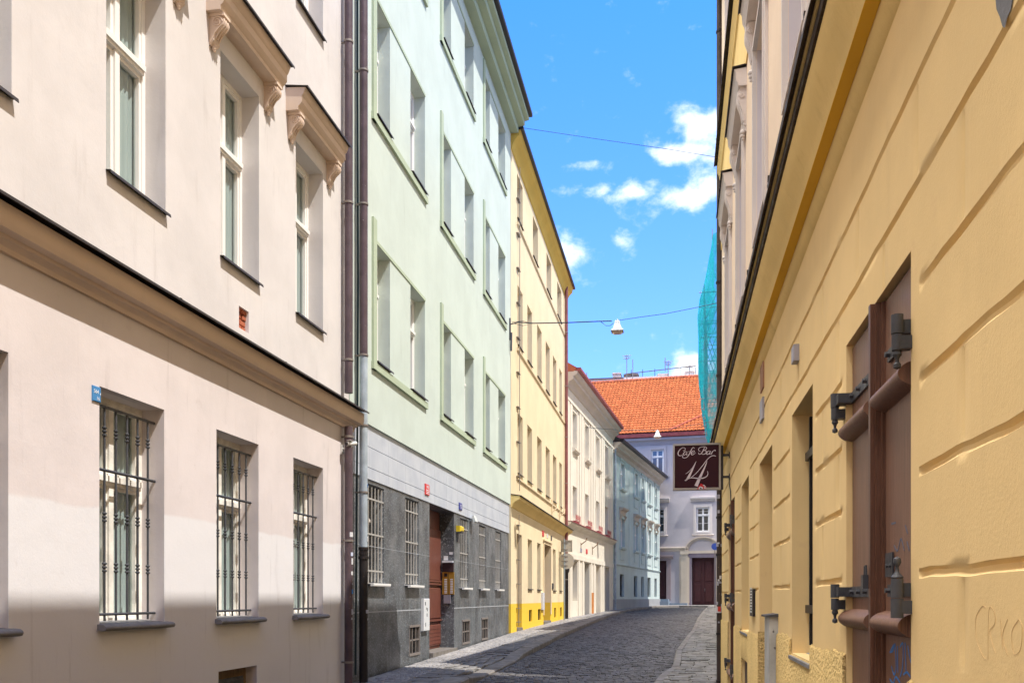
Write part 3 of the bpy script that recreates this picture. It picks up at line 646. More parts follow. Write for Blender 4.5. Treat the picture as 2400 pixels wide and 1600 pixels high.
# ================================================================== YELLOW HOUSE
B3 = Bld('yellow_house', (XW, 0), 0, (31.8, g(31.8)), 'creamy yellow house with a strong yellow socle beyond the green one', 'house')
YE = 38.6
r2 = [(L(a), L(b)) for a, b in ((1213,1225),(1236,1247),(1259,1269.5),(1279,1288.5),(1296,1304),(1311,1317))]
r1 = [(L(a), L(b)) for a, b in ((1212,1225),(1249,1261),(1281,1292),(1306,1316))]
low3 = [(L(1237), L(1247)), (L(1259), L(1267)), (L(1296), L(1302.5)), (L(1311), L(1316.5))]
drs = [(L(1211), L(1223), 3.36), (L(1274), L(1290), 3.38)]
cel3 = [(L(1240), L(1247)), (L(1261), L(1268)), (L(1299), L(1303.5)), (L(1313), L(1317))]
mb = MB(); mb.facade(GE+.03, YE, 4.2, 14.6, [(a, b, 5.12, 6.87) for a, b in r2] + [(a, b, 8.85, 10.58) for a, b in r2] + [(a, b, 12.5, 13.78) for a, b in r1], .24); mb.shell(GE+.03, YE, 4.2, 14.7); B3.part(mb, 'upper_wall', m_yel)
mb = MB(); mb.facade(GE+.03, YE, -.2, 4.2, [(a, b, 1.77, 3.33) for a, b in low3] + [(a, b, -.2, z, .42) for a, b, z in drs] + [(a, b, .75, 1.12, .15) for a, b in cel3], .24); mb.shell(GE+.03, YE, -.2, 4.19); B3.part(mb, 'wall', m_yelg)
for a, b in r2:
    for z, h in ((5.12, 1.75), (8.85, 1.73)): place_window(B3, a, z, 1.0 if b-a > 1 else round(b-a, 2), h, depth=.24, transom=.66, mull=False, curtain=False, glass=m_cglass, fw=.07)
for a, b in r1: place_window(B3, a, 12.5, round(b-a, 2), 1.28, depth=.24, transom=None, mull=True, curtain=False, glass=m_cglass, fw=.07)
for a, b in low3: place_window(B3, a, 1.77, round(b-a, 2), 1.56, depth=.24, transom=.66, mull=False, curtain=False, glass=m_cglass, fw=.07)
for a, b, z in drs:
    mb = MB(); mb.box(-.47, -.40, a-.02, b+.02, -.1, z+.02); mb.box(-.40, -.37, a+.08, (a+b)/2-.03, .8, z-.9); mb.box(-.40, -.37, (a+b)/2+.03, b-.08, .8, z-.9); o = B3.part(mb, 'door', m_door)
    mb = MB(); mb.tube([(-.37,(a+b)/2+.1,1.75),(-.33,(a+b)/2+.1,1.75),(-.33,(a+b)/2+.2,1.75)], .012, 6); mb.build('handle', m_ring, o)
    mb = MB(); mb.box(-.42, .03, a-.02, b+.02, .3, g(a)+.09); B3.part(mb, 'doorstep', m_kerb)
a, b, z = drs[1]; mb = MB(); mb.box(0, .07, a-.18, b+.18, z+.10, z+.15); mb.box(0,.03,a-.14,a,.9,z+.1); mb.box(0,.03,b,b+.14,.9,z+.1); mb.box(0,.03,a,b,z,z+.1); B3.part(mb, 'door_surround', m_yel)
for a, b in cel3:
    mb = MB(); mb.box(-.15, -.14, a, b, .7, 1.2); 
    for k in range(4): mb.box(-.06, -.04, a+(b-a)*(k+.5)/4-.012, a+(b-a)*(k+.5)/4+.012, .75, 1.12)
    B3.part(mb, 'cellar_window', m_dark)
for z in (12.34, 8.70, 4.97):
    mb = MB(); mb.prism([(0,z-.07),(.04,z-.06),(.05,z-.04),(.05,z+.0),(0,z+.03)], r2[0][0]-.15, YE-.5); B3.part(mb, 'sill_course', m_yel)
mb = MB(); mb.prism([(0,4.02),(.03,4.04),(.05,4.10),(.10,4.17),(.19,4.22),(.24,4.24),(.25,4.33),(0,4.36)], GE+.05, YE); B3.part(mb, 'string_cornice', plaster('golden_plaster', (.80,.60,.25), dirt=(.5,.35,.15)), smooth=35)
mb = MB(); mb.prism([(0,4.385),(.29,4.335),(.295,4.32),(.3,4.32),(.3,4.345),(0,4.395)], GE+.04, YE+.02); B3.part(mb, 'cornice_flashing', m_flash)
mb = MB(); mb.prism([(0,13.98),(.03,14.0),(.05,14.12),(.11,14.24),(.21,14.34),(.23,14.36),(.25,14.48),(.27,14.5),(0,14.62)], GE+.05, YE); B3.part(mb, 'cornice', m_ochre, smooth=40)
mb = MB(); mb.prism([(.2,14.50),(.33,14.50),(.35,14.52),(.35,14.60),(0,14.68)], GE+.03, YE+.02); B3.part(mb, 'gutter', m_black)
mb = MB(); mb.prism([(.3,14.62),(-4,16.9),(-8,14.8),(-8,14.6),(0,14.6)], GE+.05, YE); B3.part(mb, 'roof', m_tileplain)
pu3 = YY(1327.5, XW+.1); mb = MB(); mb.tube([(.1,pu3,14.5),(.1,pu3,4.4)], .065, 12); mb.tube([(.1,pu3,4.2),(.1,pu3,2.55)], .065, 12)
dp3 = B3.part(mb, 'drainpipe', m_redpipe, smooth=40, label='burgundy pipe with a black foot')
mb = MB(); mb.tube([(.1,pu3,2.75),(.1,pu3,2.6),(.1,pu3,2.5),(.1,pu3,.5)], [.13,.12,.085,.085], 12); mb.build('cast_iron_foot', m_cast, dp3, smooth=40)
for z in (12.4, 10.2, 8.1, 6.2, 2.25): mb = MB(); mb.tube([(.1,pu3,z-.015),(.1,pu3,z+.015)], .09 if z < 3 else .076, 12); mb.build('pipe_clamp', m_ring, dp3); mb = MB()
cu = L(1209); mb = MB(); mb.tube([(.06,cu+.35,14),(.06,cu+.3,8),(.06,cu+.3,4.6)], .012, 5); mb.tube([(.06,cu+.2,3.9),(.06,cu+.15,.7)], .012, 5)
for z in (13,12,11,10,9,8,7,6,5,3.6,2.6,1.9,1.2,.8): mb.box(0, .07, cu+.05, cu+.45, z-.008, z+.008)
B3.part(mb, 'lightning_rod_wire', m_ring)
mb = MB()
for px, py in ((1292,1189),(1310,1200)):
    y = L(px); z = ZZ(px, py, XW); mb.box(.0,.05,y-.05,y+.05,z-.35,z+.3); mb.tube([(.05,y,z-.15),(.2,y+.15,z),(.2,y+.25,z+.15)], .02, 5); mb.tube([(.1,y,z-.1),(.2,y,z+.05)], .016, 5)
B3.part(mb, 'flag_holder', m_yel, label='small yellow flag pole holders above the string cornice')
# ================================================================== CREAM HOUSE (bends to the right)
TH2 = R(-4.37); B4 = Bld('cream_house', (XW, 38.96), TH2, (6.7, g(45)), 'cream house with pilasters, red gutter and red railings in its window boxes', 'house')
WE = 13.5
wu = [(.98, 2.05), (4.12, 5.22), (7.34, 8.5), (10.32, 11.55)]
shop = [(B4.u(1342), B4.u(1353.5), 1.35), (B4.u(1370), B4.u(1382), -.2), (B4.u(1397), B4.u(1406.5), -.2), (B4.u(1419), B4.u(1427), -.2)]
mb = MB(); mb.facade(-.36, WE, 4.7, 10.9, [(a, b, 8.08, 9.7) for a, b in wu] + [(a, b, 4.92, 6.42) for a, b in wu], .25); mb.shell(-.36, WE, 4.7, 11); B4.part(mb, 'upper_wall', m_cream)
mb = MB(); mb.facade(-.36, WE, -.1, 4.7, [(a, b, z, 3.15, .45) for a, b, z in shop], .3); mb.shell(-.36, WE, -.1, 4.69); B4.part(mb, 'wall', m_cream)
for a, b in wu:
    for z, h in ((8.08, 1.62), (4.92, 1.5)): place_window(B4, a, z, 1.12, h, depth=.25, transom=.62, mull=True, curtain=False, glass=m_cglass, fw=.07, sill=None)
    mb = MB(); mb.prism([(0,7.86),(.1,7.88),(.12,7.93),(.16,7.96),(.17,8.03),(0,8.08)], a-.1, b+.1); B4.part(mb, 'window_ledge', m_cream, smooth=30)
mb = MB()
for u in (-.25, .35, 2.6, 3.15, 5.75, 6.4, 9.05, 9.6, 12.1, 12.7): mb.box(0, .05, u, u+.42, 4.75, 9.9)
for a, b in wu: mb.box(0, .03, a-.16, a-.02, 4.8, 9.85); mb.box(0, .03, b+.02, b+.16, 4.8, 9.85)
B4.part(mb, 'pilaster', m_cream)
mb = MB(); mb.box(0, .07, -.36, WE, 9.9, 10.02); B4.part(mb, 'frieze', m_cream)
mb = MB(); mb.prism([(0,10.45),(.06,10.47),(.08,10.55),(.14,10.66),(.26,10.72),(.30,10.74),(.31,10.86),(.42,10.92),(.46,10.96),(.48,11.06),(0,11.1)], -.36, WE+.05); B4.part(mb, 'cornice', m_tan, smooth=35)
mb = MB(); mb.prism([(.42,11.06),(.58,11.06),(.62,11.10),(.62,11.2),(.4,11.2)], -.36, WE+.06); B4.part(mb, 'gutter', m_gutter)
mb = MB(); mb.prism([(.52,11.17),(-3.5,13.6),(-7.5,11.2),(-7.5,11.0),(.3,11.05)], -.36, WE-.2)
rf = B4.part(mb, 'roof', m_tileplain)
mb = MB(); mb.prism([(0,4.5),(.04,4.52),(.1,4.58),(.16,4.62),(.2,4.63),(.21,4.72),(0,4.74)], -.36, WE+.04); B4.part(mb, 'string_cornice', m_cream, smooth=35)
mb = MB(); mb.prism([(0,4.76),(.25,4.735),(.26,4.715),(.265,4.715),(.265,4.745),(0,4.772)], -.36, WE+.05); B4.part(mb, 'cornice_flashing', m_gutter)
mb = MB(); mb.box(0, .05, -.3, WE-.05, 3.2, 3.42)
for u in (-.3, .3, 2.35, 3.4, 5.75, 6.6, 8.9, 9.6, 11.85, 12.6): mb.box(0, .04, u, u+.35, .3, 3.2)
B4.part(mb, 'shop_pilaster', m_cream)
mb = MB(); a = shop[1][1]; mb.box(.02, .05, a+.35, a+.95, g(44), 1.75); B4.part(mb, 'rusty_panel', rusty('orange_rust', (.50, .19, .05), .8, (.6,.4,.2), .6), label='rusty orange sheet low on the wall')
for k, (a, b, z) in enumerate(shop):
    mb = MB(); mb.box(-.5, -.45, a-.02, b+.02, z, 3.2); mb.box(-.45, -.42, a+.1, b-.1, max(z, .9)+.1, 2.9); B4.part(mb, 'shop_door' if z < 0 else 'shop_window', m_cream if k in (2,) else m_dglass)
# ================================================================== BLUE HOUSE
P0 = B4.at(0, WE, 0)[:2]; TH3 = R(-8.08); B5 = Bld('blue_house', P0, TH3, (8.3, g(60)), 'pale blue house in shade with bracketed hoods and a dark gutter beyond the cream one', 'house')
BE = 16.7
bu = [(1.95, 3.2), (6.43, 7.62), (9.03, 10.0), (11.5, 12.7), (14.37, 15.4)]
mb = MB(); mb.facade(0.02, BE, -.1, 10.2, [(a, b, 7.98, 9.45) for a, b in bu] + [(a, b, 4.5, 6.2) for a, b in bu] + [(a, b, 1.56, 2.9) for a, b in bu], .14); mb.shell(.02, BE, -.1, 10.3); B5.part(mb, 'wall', m_blue)
for a, b in bu:
    for z, h in ((7.98, 1.47), (4.5, 1.7)):
        place_window(B5, a, z, 1.15, h, depth=.1, transom=.6, mull=True, curtain=False, glass=m_cglass, fw=.08, sill=None, fm=m_white)
        mb = MB(); frame_ring(mb, a, b, z, z+h, .13, .13, .02, .13, 0, .05); mb.prism([(0,z-.16),(.12,z-.14),(.16,z-.06),(.16,z-.0),(0,z+.03)], a-.2, b+.2); mb.box(0,.04,a-.05,b+.05,z-.75,z-.2); B5.part(mb, 'window_surround', m_blue)
    place_window(B5, a+.05, 1.56, 1.0, 1.34, depth=.14, transom=None, mull=False, curtain=False, glass=m_dglass, fw=.06, sill=None, fm=m_iron)
    mb = MB(); z = 6.5; mb.prism([(0,z-.1),(.05,z-.08),(.08,z+.12),(.18,z+.2),(.26,z+.22),(.28,z+.3),(0,z+.33)], a-.22, b+.22); h = B5.part(mb, 'window_hood', m_tan, smooth=30)
    mb = MB(); console(mb, a-.14, a+.02, z-.08, .4, .14); console(mb, b-.02, b+.14, z-.08, .4, .14); mb.build('console', m_tan, h, smooth=40)
    mb = MB(); z = 9.6; mb.prism([(0,z),(.08,z+.02),(.12,z+.1),(.0,z+.12)], a-.18, b+.18); B5.part(mb, 'lintel', m_blue)
mb = MB()
for u in (.25, 4.7, 8.2, 10.65, 13.4, 16.05): mb.box(0, .035, u, u+.4, 3.5, 9.75)
B5.part(mb, 'pilaster', m_blue)
mb = MB(); mb.prism([(0,9.75),(.05,9.77),(.07,9.95),(.2,10.02),(.26,10.03),(.27,10.16),(.40,10.24),(.44,10.27),(.45,10.34),(0,10.4)], .02, BE+.05); B5.part(mb, 'cornice', m_tan, smooth=35)
mb = MB(); mb.prism([(.4,10.36),(.54,10.36),(.6,10.4),(.6,10.52),(.38,10.52)], .02, BE+.1); B5.part(mb, 'gutter', m_black)
mb = MB(); mb.prism([(.5,10.5),(-3.5,12.4),(-7,10.5),(-7,10.3),(.3,10.35)], .02, BE); B5.part(mb, 'roof', m_flash)
mb = MB(); mb.prism([(0,3.38),(.05,3.4),(.08,3.47),(0,3.5)], .02, BE+.02); B5.part(mb, 'belt_course', m_blue)
mb = MB(); mb.box(0, .06, .02, BE+.02, -.1, 1.42); B5.part(mb, 'socle', plaster('grey_socle', (.34,.35,.36), dirt=(.25,.25,.25)))
mb = MB(); mb.tube([(.1,.15,10.3),(.1,.15,.8)], .06, 8); B5.part(mb, 'drainpipe', m_greypipe, smooth=40)
# ================================================================== PALACE CLOSING THE STREET
B6 = Bld('palace', (-1.5, 70.), R(-96), (3, g(70)), 'lilac grey palace with an orange tiled roof and an arched gateway closing the street', 'palace')
pu_, pz = B6.u, B6.z
ua, ub = -13., 15.
uw = (pu_(1526), pu_(1556)); zw = (pz(1540, 1108)+.02, pz(1540, 1053))
mw = (pu_(1632), pu_(1663)); mz = (pz(1647, 1246), pz(1647, 1188)); ml = (pu_(1530), pu_(1556))
dr = (pu_(1621), pu_(1674)); dz_ = pz(1647, 1306); ld = (pu_(1537), pu_(1562)); lz = (pz(1550, 1403), pz(1550, 1313))
sp_ = mw[0]-ml[0]
ops = [(a, b, *mz) for a, b in ((mw[0], mw[1]), (ml[0], ml[1]), (ml[0]-sp_, ml[1]-sp_), (mw[0]+sp_, mw[1]+sp_))] + [(uw[0]+k*sp_, uw[1]+k*sp_, *zw) for k in (-1, 0, 1, 2)] + [(dr[0], dr[1], .5, dz_, .5), (ld[0], ld[1], lz[0], lz[1], .35)]
mb = MB(); mb.facade(ua, ub, 0, 13.4, ops, .12); mb.shell(ua, ub, 0, 13.9, 12); B6.part(mb, 'wall', m_lilac)
for a, b, z0, z1 in ops[:8]:
    place_window(B6, a, z0, round(mw[1]-mw[0], 2) if z0 == mz[0] else round(uw[1]-uw[0], 2), round(z1-z0, 3), depth=.06, transom=.68, mull=True, curtain=False, glass=m_dglass if z0 == mz[0] else m_cglass, fw=.09, sill=None, muntins=1 if z0 == mz[0] else 0)
    mb = MB(); frame_ring(mb, a, b, z0, z1, .20, .20, .20, .22, 0, .07); frame_ring(mb, a, b, z0, z1, .07, .07, .07, .07, .07, .10)
    if z0 == mz[0]: mb.prism([(0,z1+.42),(.1,z1+.45),(.14,z1+.55),(.26,z1+.62),(.28,z1+.74),(0,z1+.78)], a-.42, b+.42); mb.prism([(0,z0-.28),(.06,z0-.26),(.1,z0-.2),(0,z0-.17)], a-.3, b+.3)
    else: mb.prism([(0,z0-.42),(.1,z0-.4),(.2,z0-.28),(.2,z0-.2),(0,z0-.18)], a-.35, b+.35)
    B6.part(mb, 'window_surround', m_lilac if z0 > mz[0] else m_trim)
# gate
mb = MB(); a, b = dr; c_ = (a+b)/2; zb = g(70)+.02
mb.box(-.5, -.42, a, b, zb, dz_); 
for s0, s1 in ((a+.08, c_-.08), (c_+.08, b-.08)):
    mb.bbox(-.42, -.37, s0+.08, s1-.08, zb+.2, zb+1.55, .03); mb.bbox(-.42, -.37, s0+.08, s1-.08, zb+1.75, dz_-.2, .03)
mb.box(-.42, -.34, c_-.05, c_+.05, zb, dz_)
gt = B6.part(mb, 'gate', m_gate); mb = MB(); mb.tube([(-.36,c_+.12,zb+1.2),(-.28,c_+.12,zb+1.2),(-.28,c_+.12,zb+1.0)], .02, 6); mb.build('handle', m_ring, gt)
m_purple = plaster('purple_stone', (.24,.20,.24), dirt=(.2,.16,.18))
mb = MB(); mb.box(-.3, .05, a-.22, a, zb-.3, dz_); mb.box(-.3, .05, b, b+.22, zb-.3, dz_); mb.box(-.3, .06, a-.22, b+.22, dz_, dz_+.32); B6.part(mb, 'gate_frame', m_purple)
zc = pz(1647, 1290); rad = (b-a)/2+.30; mb = MB(); n = 20
for r0, r1, x0 in ((rad, rad+.13, .10), (rad+.13, rad+.22, .17), (rad-.08, rad, .05)):
    for i in range(n):
        t0, t1 = math.pi*i/n, math.pi*(i+1)/n
        mb.add([(x, c_+r*math.cos(t), zc+r*math.sin(t)*.78) for x in (0, x0) for r, t in ((r0,t0),(r1,t0),(r1,t1),(r0,t1))], [(0,1,2,3),(4,7,6,5),(0,4,5,1),(1,5,6,2),(2,6,7,3),(3,7,4,0)])
mb.box(0, .1, a-.22, b+.22, dz_+.32, zc); B6.part(mb, 'gate_arch', m_tan)
zt1, zt0 = pz(1580, 1283), pz(1580, 1291)
mb = MB(); mb.prism([(0,zt0),(.06,zt0+.01),(.08,zt0+.13),(.15,zt0+.16),(.18,zt1),(0,zt1+.03)], ua, a-.28); mb.prism([(0,zt0),(.06,zt0+.01),(.08,zt0+.13),(.15,zt0+.16),(.18,zt1),(0,zt1+.03)], b+.28, ub); B6.part(mb, 'belt_course', m_tan)
for s0 in (a-.78, b+.26):
    mb = MB(); mb.box(0, .10, s0, s0+.5, zb+.15, zt0-.25); mb.box(0, .06, s0-.12, s0+.62, zb+.15, zt0-.4); mb.box(0, .16, s0-.06, s0+.56, zt0-.25, zt0); mb.box(0, .15, s0-.08, s0+.58, zb-.2, zb+.2); B6.part(mb, 'gate_pilaster', plaster('ochre_pilaster', (.56,.48,.38), dirt=(.3,.25,.2)) if 'ochre_pilaster' not in bpy.data.materials else bpy.data.materials['ochre_pilaster'])
mb = MB(); a2, b2 = ld; mb.box(-.35, -.3, a2, b2, lz[0], lz[1]); mb.bbox(-.3, -.26, a2+.1, b2-.1, lz[0]+.2, lz[1]-.2, .03); B6.part(mb, 'side_door', m_gate)
mb = MB(); mb.box(0, .08, b2, b2+.32, lz[0]-.1, lz[1]+.02); mb.box(0, .08, a2-.32, a2, lz[0]-.1, lz[1]+.02); mb.box(0, .1, a2-.32, b2+.32, lz[1]+.02, lz[1]+.12); mb.prism([(0,lz[1]+.12),(.12,lz[1]+.14),(.26,lz[1]+.3),(.26,lz[1]+.4),(0,lz[1]+.42)], a2-.5, b2+.5); B6.part(mb, 'side_door_frame', plaster('mauve_stone', (.34,.27,.27), dirt=(.25,.2,.2)))
mb = MB(); mb.box(0, 1.3, ua, pu_(1571), g(68), lz[0]-.16); mb.box(0, .9, ua, pu_(1569), g(68), lz[0]); mb.box(0, .7, ua, pu_(1612), g(68), lz[0]-.3); B6.part(mb, 'steps', plaster('bluish_steps', (.22,.27,.33), dirt=(.2,.22,.25)))
mb = MB(); mb.prism([(0,13.0),(.05,13.02),(.10,13.2),(.22,13.3),(.34,13.35),(.36,13.5),(0,13.55)], ua, ub); B6.part(mb, 'cornice', m_lilac, smooth=35)
mb = MB(); mb.prism([(0,13.52),(.38,13.52),(.5,13.56),(.52,13.78),(.46,13.86),(0,13.9)], ua, ub); B6.part(mb, 'gutter', m_gutter)
# pantile roof: every tile is a curved piece of the mesh
def tiled(B, u0, u1, n0, z0, n1, z1, du, dl, name='roof'):
    Ln = math.hypot(n1-n0, z1-z0); dn, dzz = (n1-n0)/Ln, (z1-z0)/Ln; up_ = (-dzz*(1 if dn < 0 else -1), abs(dn))
    up_ = (dzz, -dn) if -dn > 0 else (-dzz, dn)
    V = []; Fc = []; T = []; rg = random.Random(2); rows = int(Ln/dl)+1; cols = int((u1-u0)/du); K = 5
    for r in range(rows):
        for c in range(cols):
            k = len(V); t = min(max(rg.gauss(.82, .10), .5), 1); lift = .035 + rg.uniform(-.004, .006); ju = rg.uniform(-.008, .008)
            for e in (0, 1):
                l = r*dl + (dl*1.12 if e else 0) - .02; hh = 0 if e else lift
                for i in range(K+1):
                    s = i/K; hgt = .055*math.sin(math.pi*s) if s < .72 else .055*math.sin(math.pi*s)-.02*math.sin((s-.72)/.28*math.pi)
                    h2 = hgt + hh + .02
                    V.append((n0+dn*l+up_[0]*h2, u0+(c+s*1.02)*du+ju, z0+dzz*l+up_[1]*h2)); T.append(t if i < K else .25)
            for i in range(K): Fc.append((k+i, k+i+1, k+K+2+i, k+K+1+i))
            k2 = len(V)
            for i in range(K+1): v = V[k+i]; V.append((v[0]-up_[0]*.035, v[1], v[2]-up_[1]*.035)); T.append(0)
            for i in range(K): Fc.append((k+i, k2+i, k2+i+1, k+i+1))
    me = bpy.data.meshes.new(name); me.from_pydata(V, [], Fc); me.materials.append(m_tile)
    ca = me.color_attributes.new('tone', 'FLOAT_COLOR', 'POINT'); arr = np.ones((len(V), 4), np.float32); arr[:, :3] = np.array(T, np.float32)[:, None]; ca.data.foreach_set('color', arr.ravel()); me.shade_smooth(); me.set_sharp_from_angle(angle=R(45))
    o = bpy.data.objects.new(name, me); COL.objects.link(o); o.parent = B.root; o.location = B.off; return o
RN, RZ = -6.0, 19.35
roof6 = tiled(B6, ua, ub, .5, 13.86, RN, RZ, .27, .36)
mb = MB(); mb.prism([(.4,13.84),(RN,RZ-.03),(-12.5,13.8),(-12.5,13.6),(.3,13.7)], ua, ub); mb.build('roof_deck', m_tileplain, roof6)
mb = MB(); n = int((ub-ua)/.4)
for i in range(n): mb.tube([(RN, ua+i*.4, RZ+.06),(RN, ua+i*.4+.43, RZ+.08)], [.11,.13], 8)
mb.build('ridge_tiles', m_tileplain, roof6, smooth=40)
mb = MB(); u_a, u_b = pu_(1572), pu_(1675); n = 24
for i in range(n):
    t0, t1 = i/n, (i+1.1)/n; P_ = lambda t: (.4-2.1*t, u_a+(u_b-u_a)*t, 13.9+1.78*t*1.0+.10)
    mb.tube([P_(t0), P_(t1)], [.10,.12], 7)
mb.build('hip_tiles', rusty('dark_hip_tiles', (.30,.07,.04), .8, (.4,.2,.1), .3), roof6, smooth=40)
# house behind the palace, only its roof line, chimneys and railing show
B10 = Bld('far_house', (-8., 96.), R(-90), (8, g(90)), 'flat roofed house far behind the palace, only its chimneys and railing showing', 'house')
fz = lambda py: ZY(1500, py, 97.6); fu = lambda px: XX(px, 96.)+8
mb = MB(); mb.facade(-6, 22, 0, fz(891), [], 0); mb.shell(-6, 22, 0, fz(891), 10); B10.part(mb, 'wall', m_trim)
mb = MB(); mb.prism([(.3,fz(892)),(-2,fz(886)),(-8,fz(887)),(-8,fz(892))], -6, fu(1462)); B10.part(mb, 'roof', rusty('dull_red_roof', (.22,.12,.11), .7, (.4,.3,.3), .3))
for a, b, t, dark_tone in ((1354,1371,879,0),(1434,1452,873,0),(1461,1494,877,1),(1541,1566,880,0),(1606,1628,876,0)):  # one chimney gets the darker colour
    mb = MB(); mb.box(-3, -1.6, fu(a), fu(b), 15, fz(t)+.12); mb.box(-3.08, -1.52, fu(a)-.08, fu(b)+.08, fz(t)-.02, fz(t)+.05); B10.part(mb, 'chimney', rusty('sooty_chimney' if dark_tone else 'pale_chimney', (.16,.13,.12) if dark_tone else (.5,.44,.40), .9, (.3,.2,.18), .6, vs=3))
mb = MB(); zz = fz(869); mb.tube([(-1.4,fu(1465),zz-.3),(-1.4,fu(1560),zz),(-1.4,fu(1632),zz+.25)], .05, 5)
for px in (1478, 1505, 1534, 1566, 1596, 1631): mb.tube([(-1.4,fu(px),fz(892)),(-1.4,fu(px),zz+.1)], .035, 5)
B10.part(mb, 'roof_railing', m_flash)
def antenna(px, ytop, ybot, kind, label):
    x = XX(px, 94.); z0 = ZY(px, ybot, 94.); z1 = ZY(px, ytop, 94.); h = z1-z0; mb = MB(); mb.tube([(0,0,0),(0,0,h)], .045, 5)
    if kind:
        for k in range(kind):
            zz = h*(.97-.1*k); mb.tube([(-.45+.08*k,0,zz),(.45-.08*k,0,zz+.03)], .03, 4)
        mb.tube([(0,-.5,h*.93),(0,.5,h*.93)], .03, 4)
        for a in range(8): mb.tube([(.2*math.cos(a*.785),0,h*.9+.2*math.sin(a*.785)),(.2*math.cos((a+1)*.785),0,h*.9+.2*math.sin((a+1)*.785))], .022, 4)
    o = mb.build('antenna', m_ring); o.location = (x, 94., z0); tag(o, label, 'antenna', 'antennas on the far roof')
antenna(1469, 832, 890, 2, 'tall roof antenna with a round head beside the sooty chimney')
antenna(1483, 842, 888, 0, 'thin plain mast just right of the round headed antenna')
antenna(1566, 846, 886, 3, 'roof antenna with several crossbars above the palace roof middle')
antenna(1559, 838, 870, 0, 'thin plain mast just left of the crossbar antenna')
antenna(1375, 873, 889, 0, 'short mast beside the leftmost far chimney')
antenna(1616, 858, 880, 2, 'short antenna near the right end of the roof railing')

# ================================================================== NEAR RIGHT HOUSE
XR = .64
B7 = Bld('ochre_house', (XR, 0), math.pi, (-7, g(7)), 'warm yellow rusticated house filling the right side, with brown shutters and a heavy cornice', 'house')
YEND = 13.05
sh1 = (2.68, 3.65, .2, 2.455); bw = (4.51, 5.29, 1.195, 2.51); dn_ = (6.34, 7.28, -.2, 2.525); nw = (8.32, 9.21, 1.19, 2.58); sh2 = (10.25, 11.38, .3, 2.61); ht = (8.36, 9.05, .42, .93)
OP = [(*sh1, .05, 0), (*bw, .30, .0), (*dn_, .38, 0), (*nw, .30, 0), (*sh2, .05, 0), (*ht, .05, 0)]
extra = [(-.6, .3, -.2, 2.5, .3, 0)]
ops = [(-b, -a, c, d, e, f) for a, b, c, d, e, f in OP]
rowz = [1.32, 1.565, 1.835, 2.08, 2.335, 2.615, 2.895]
P7 = .80; Yv = Rr(2258); GD = .011
def spans(z):
    blk = sorted([(a-.085, b+.085) for a, b, c, d, e, f in OP if c-.05 < z < d+.05]); r = []; cur = -16.
    for a, b in blk:
        if a > cur: r.append((cur, a))
        cur = max(cur, b)
    r.append((cur, YEND)); return r
SP = {z: spans(z) for z in rowz}
def vpos(i):
    base = Yv + (P7/2 if i % 2 else 0); out = []
    for k in range(-8, 16):
        y = base + k*P7 
        if -3.5 < y < YEND-.2 and all(not (a-.14 < y < b+.14 and c < (rowz[i]+rowz[i+1])/2 < d) for a, b, c, d, e, f in OP): out.append(y)
    return out
VP_ = [vpos(i) for i in range(len(rowz)-1)]
def dfn(u, z):
    Y = -u; d = 0
    for rz in rowz[1:]:
        t = abs(z-rz)
        if t < .013:
            for a, b in SP[rz]:
                if a+.01 < Y < b-.01 or (b >= YEND and Y > a+.01): d = max(d, GD*(1 if t < .0055 else 0))
    for i in range(len(rowz)-1):
        if rowz[i]+.03 < z < rowz[i+1]-.03:
            for y in VP_[i]:
                if abs(Y-y) < .004: d = max(d, .009)
    return -d
us = []; 
for z, sp in SP.items():
    for a, b in sp: us += [-a, -a-.02, -b, -b+.02]
for v in VP_:
    for y in v: us += [-y-.012, -y, -y+.012]
us += [-y for y in np.arange(-4, YEND, .11)]
zs = []
for z in rowz: zs += [z-.014, z-.005, z+.005, z+.014, z-.035, z+.035]
UE = -YEND
mb = MB(); mb.facade(UE, 16, -.2, 3.24, ops, .3, us=us, zs=zs, dfn=dfn); mb.shell(UE, 16, -.2, 3.24)
def wob(Y, k): return .0022*math.sin(Y*5.3+k)+.0018*math.sin(Y*13.7+k*2.1)+.0016*math.sin(Y*31+k)
nv = []
for (x, u, z) in mb.v:
    for i, rz in enumerate(rowz[1:]):
        if abs(z-rz) < .02 and x <= 1e-6 and x > -.03 and any(a+.015 < -u < b-.015 for a, b in SP[rz]):
            z += wob(-u, i)*(1 if abs(z-rz) < .01 else .8); x += (.0035*math.sin(-u*9+i)) if x < -.01 else 0
            break
    nv.append((x, u, z))
mb.v = nv
B7.part(mb, 'wall', m_ryel, smooth=40)
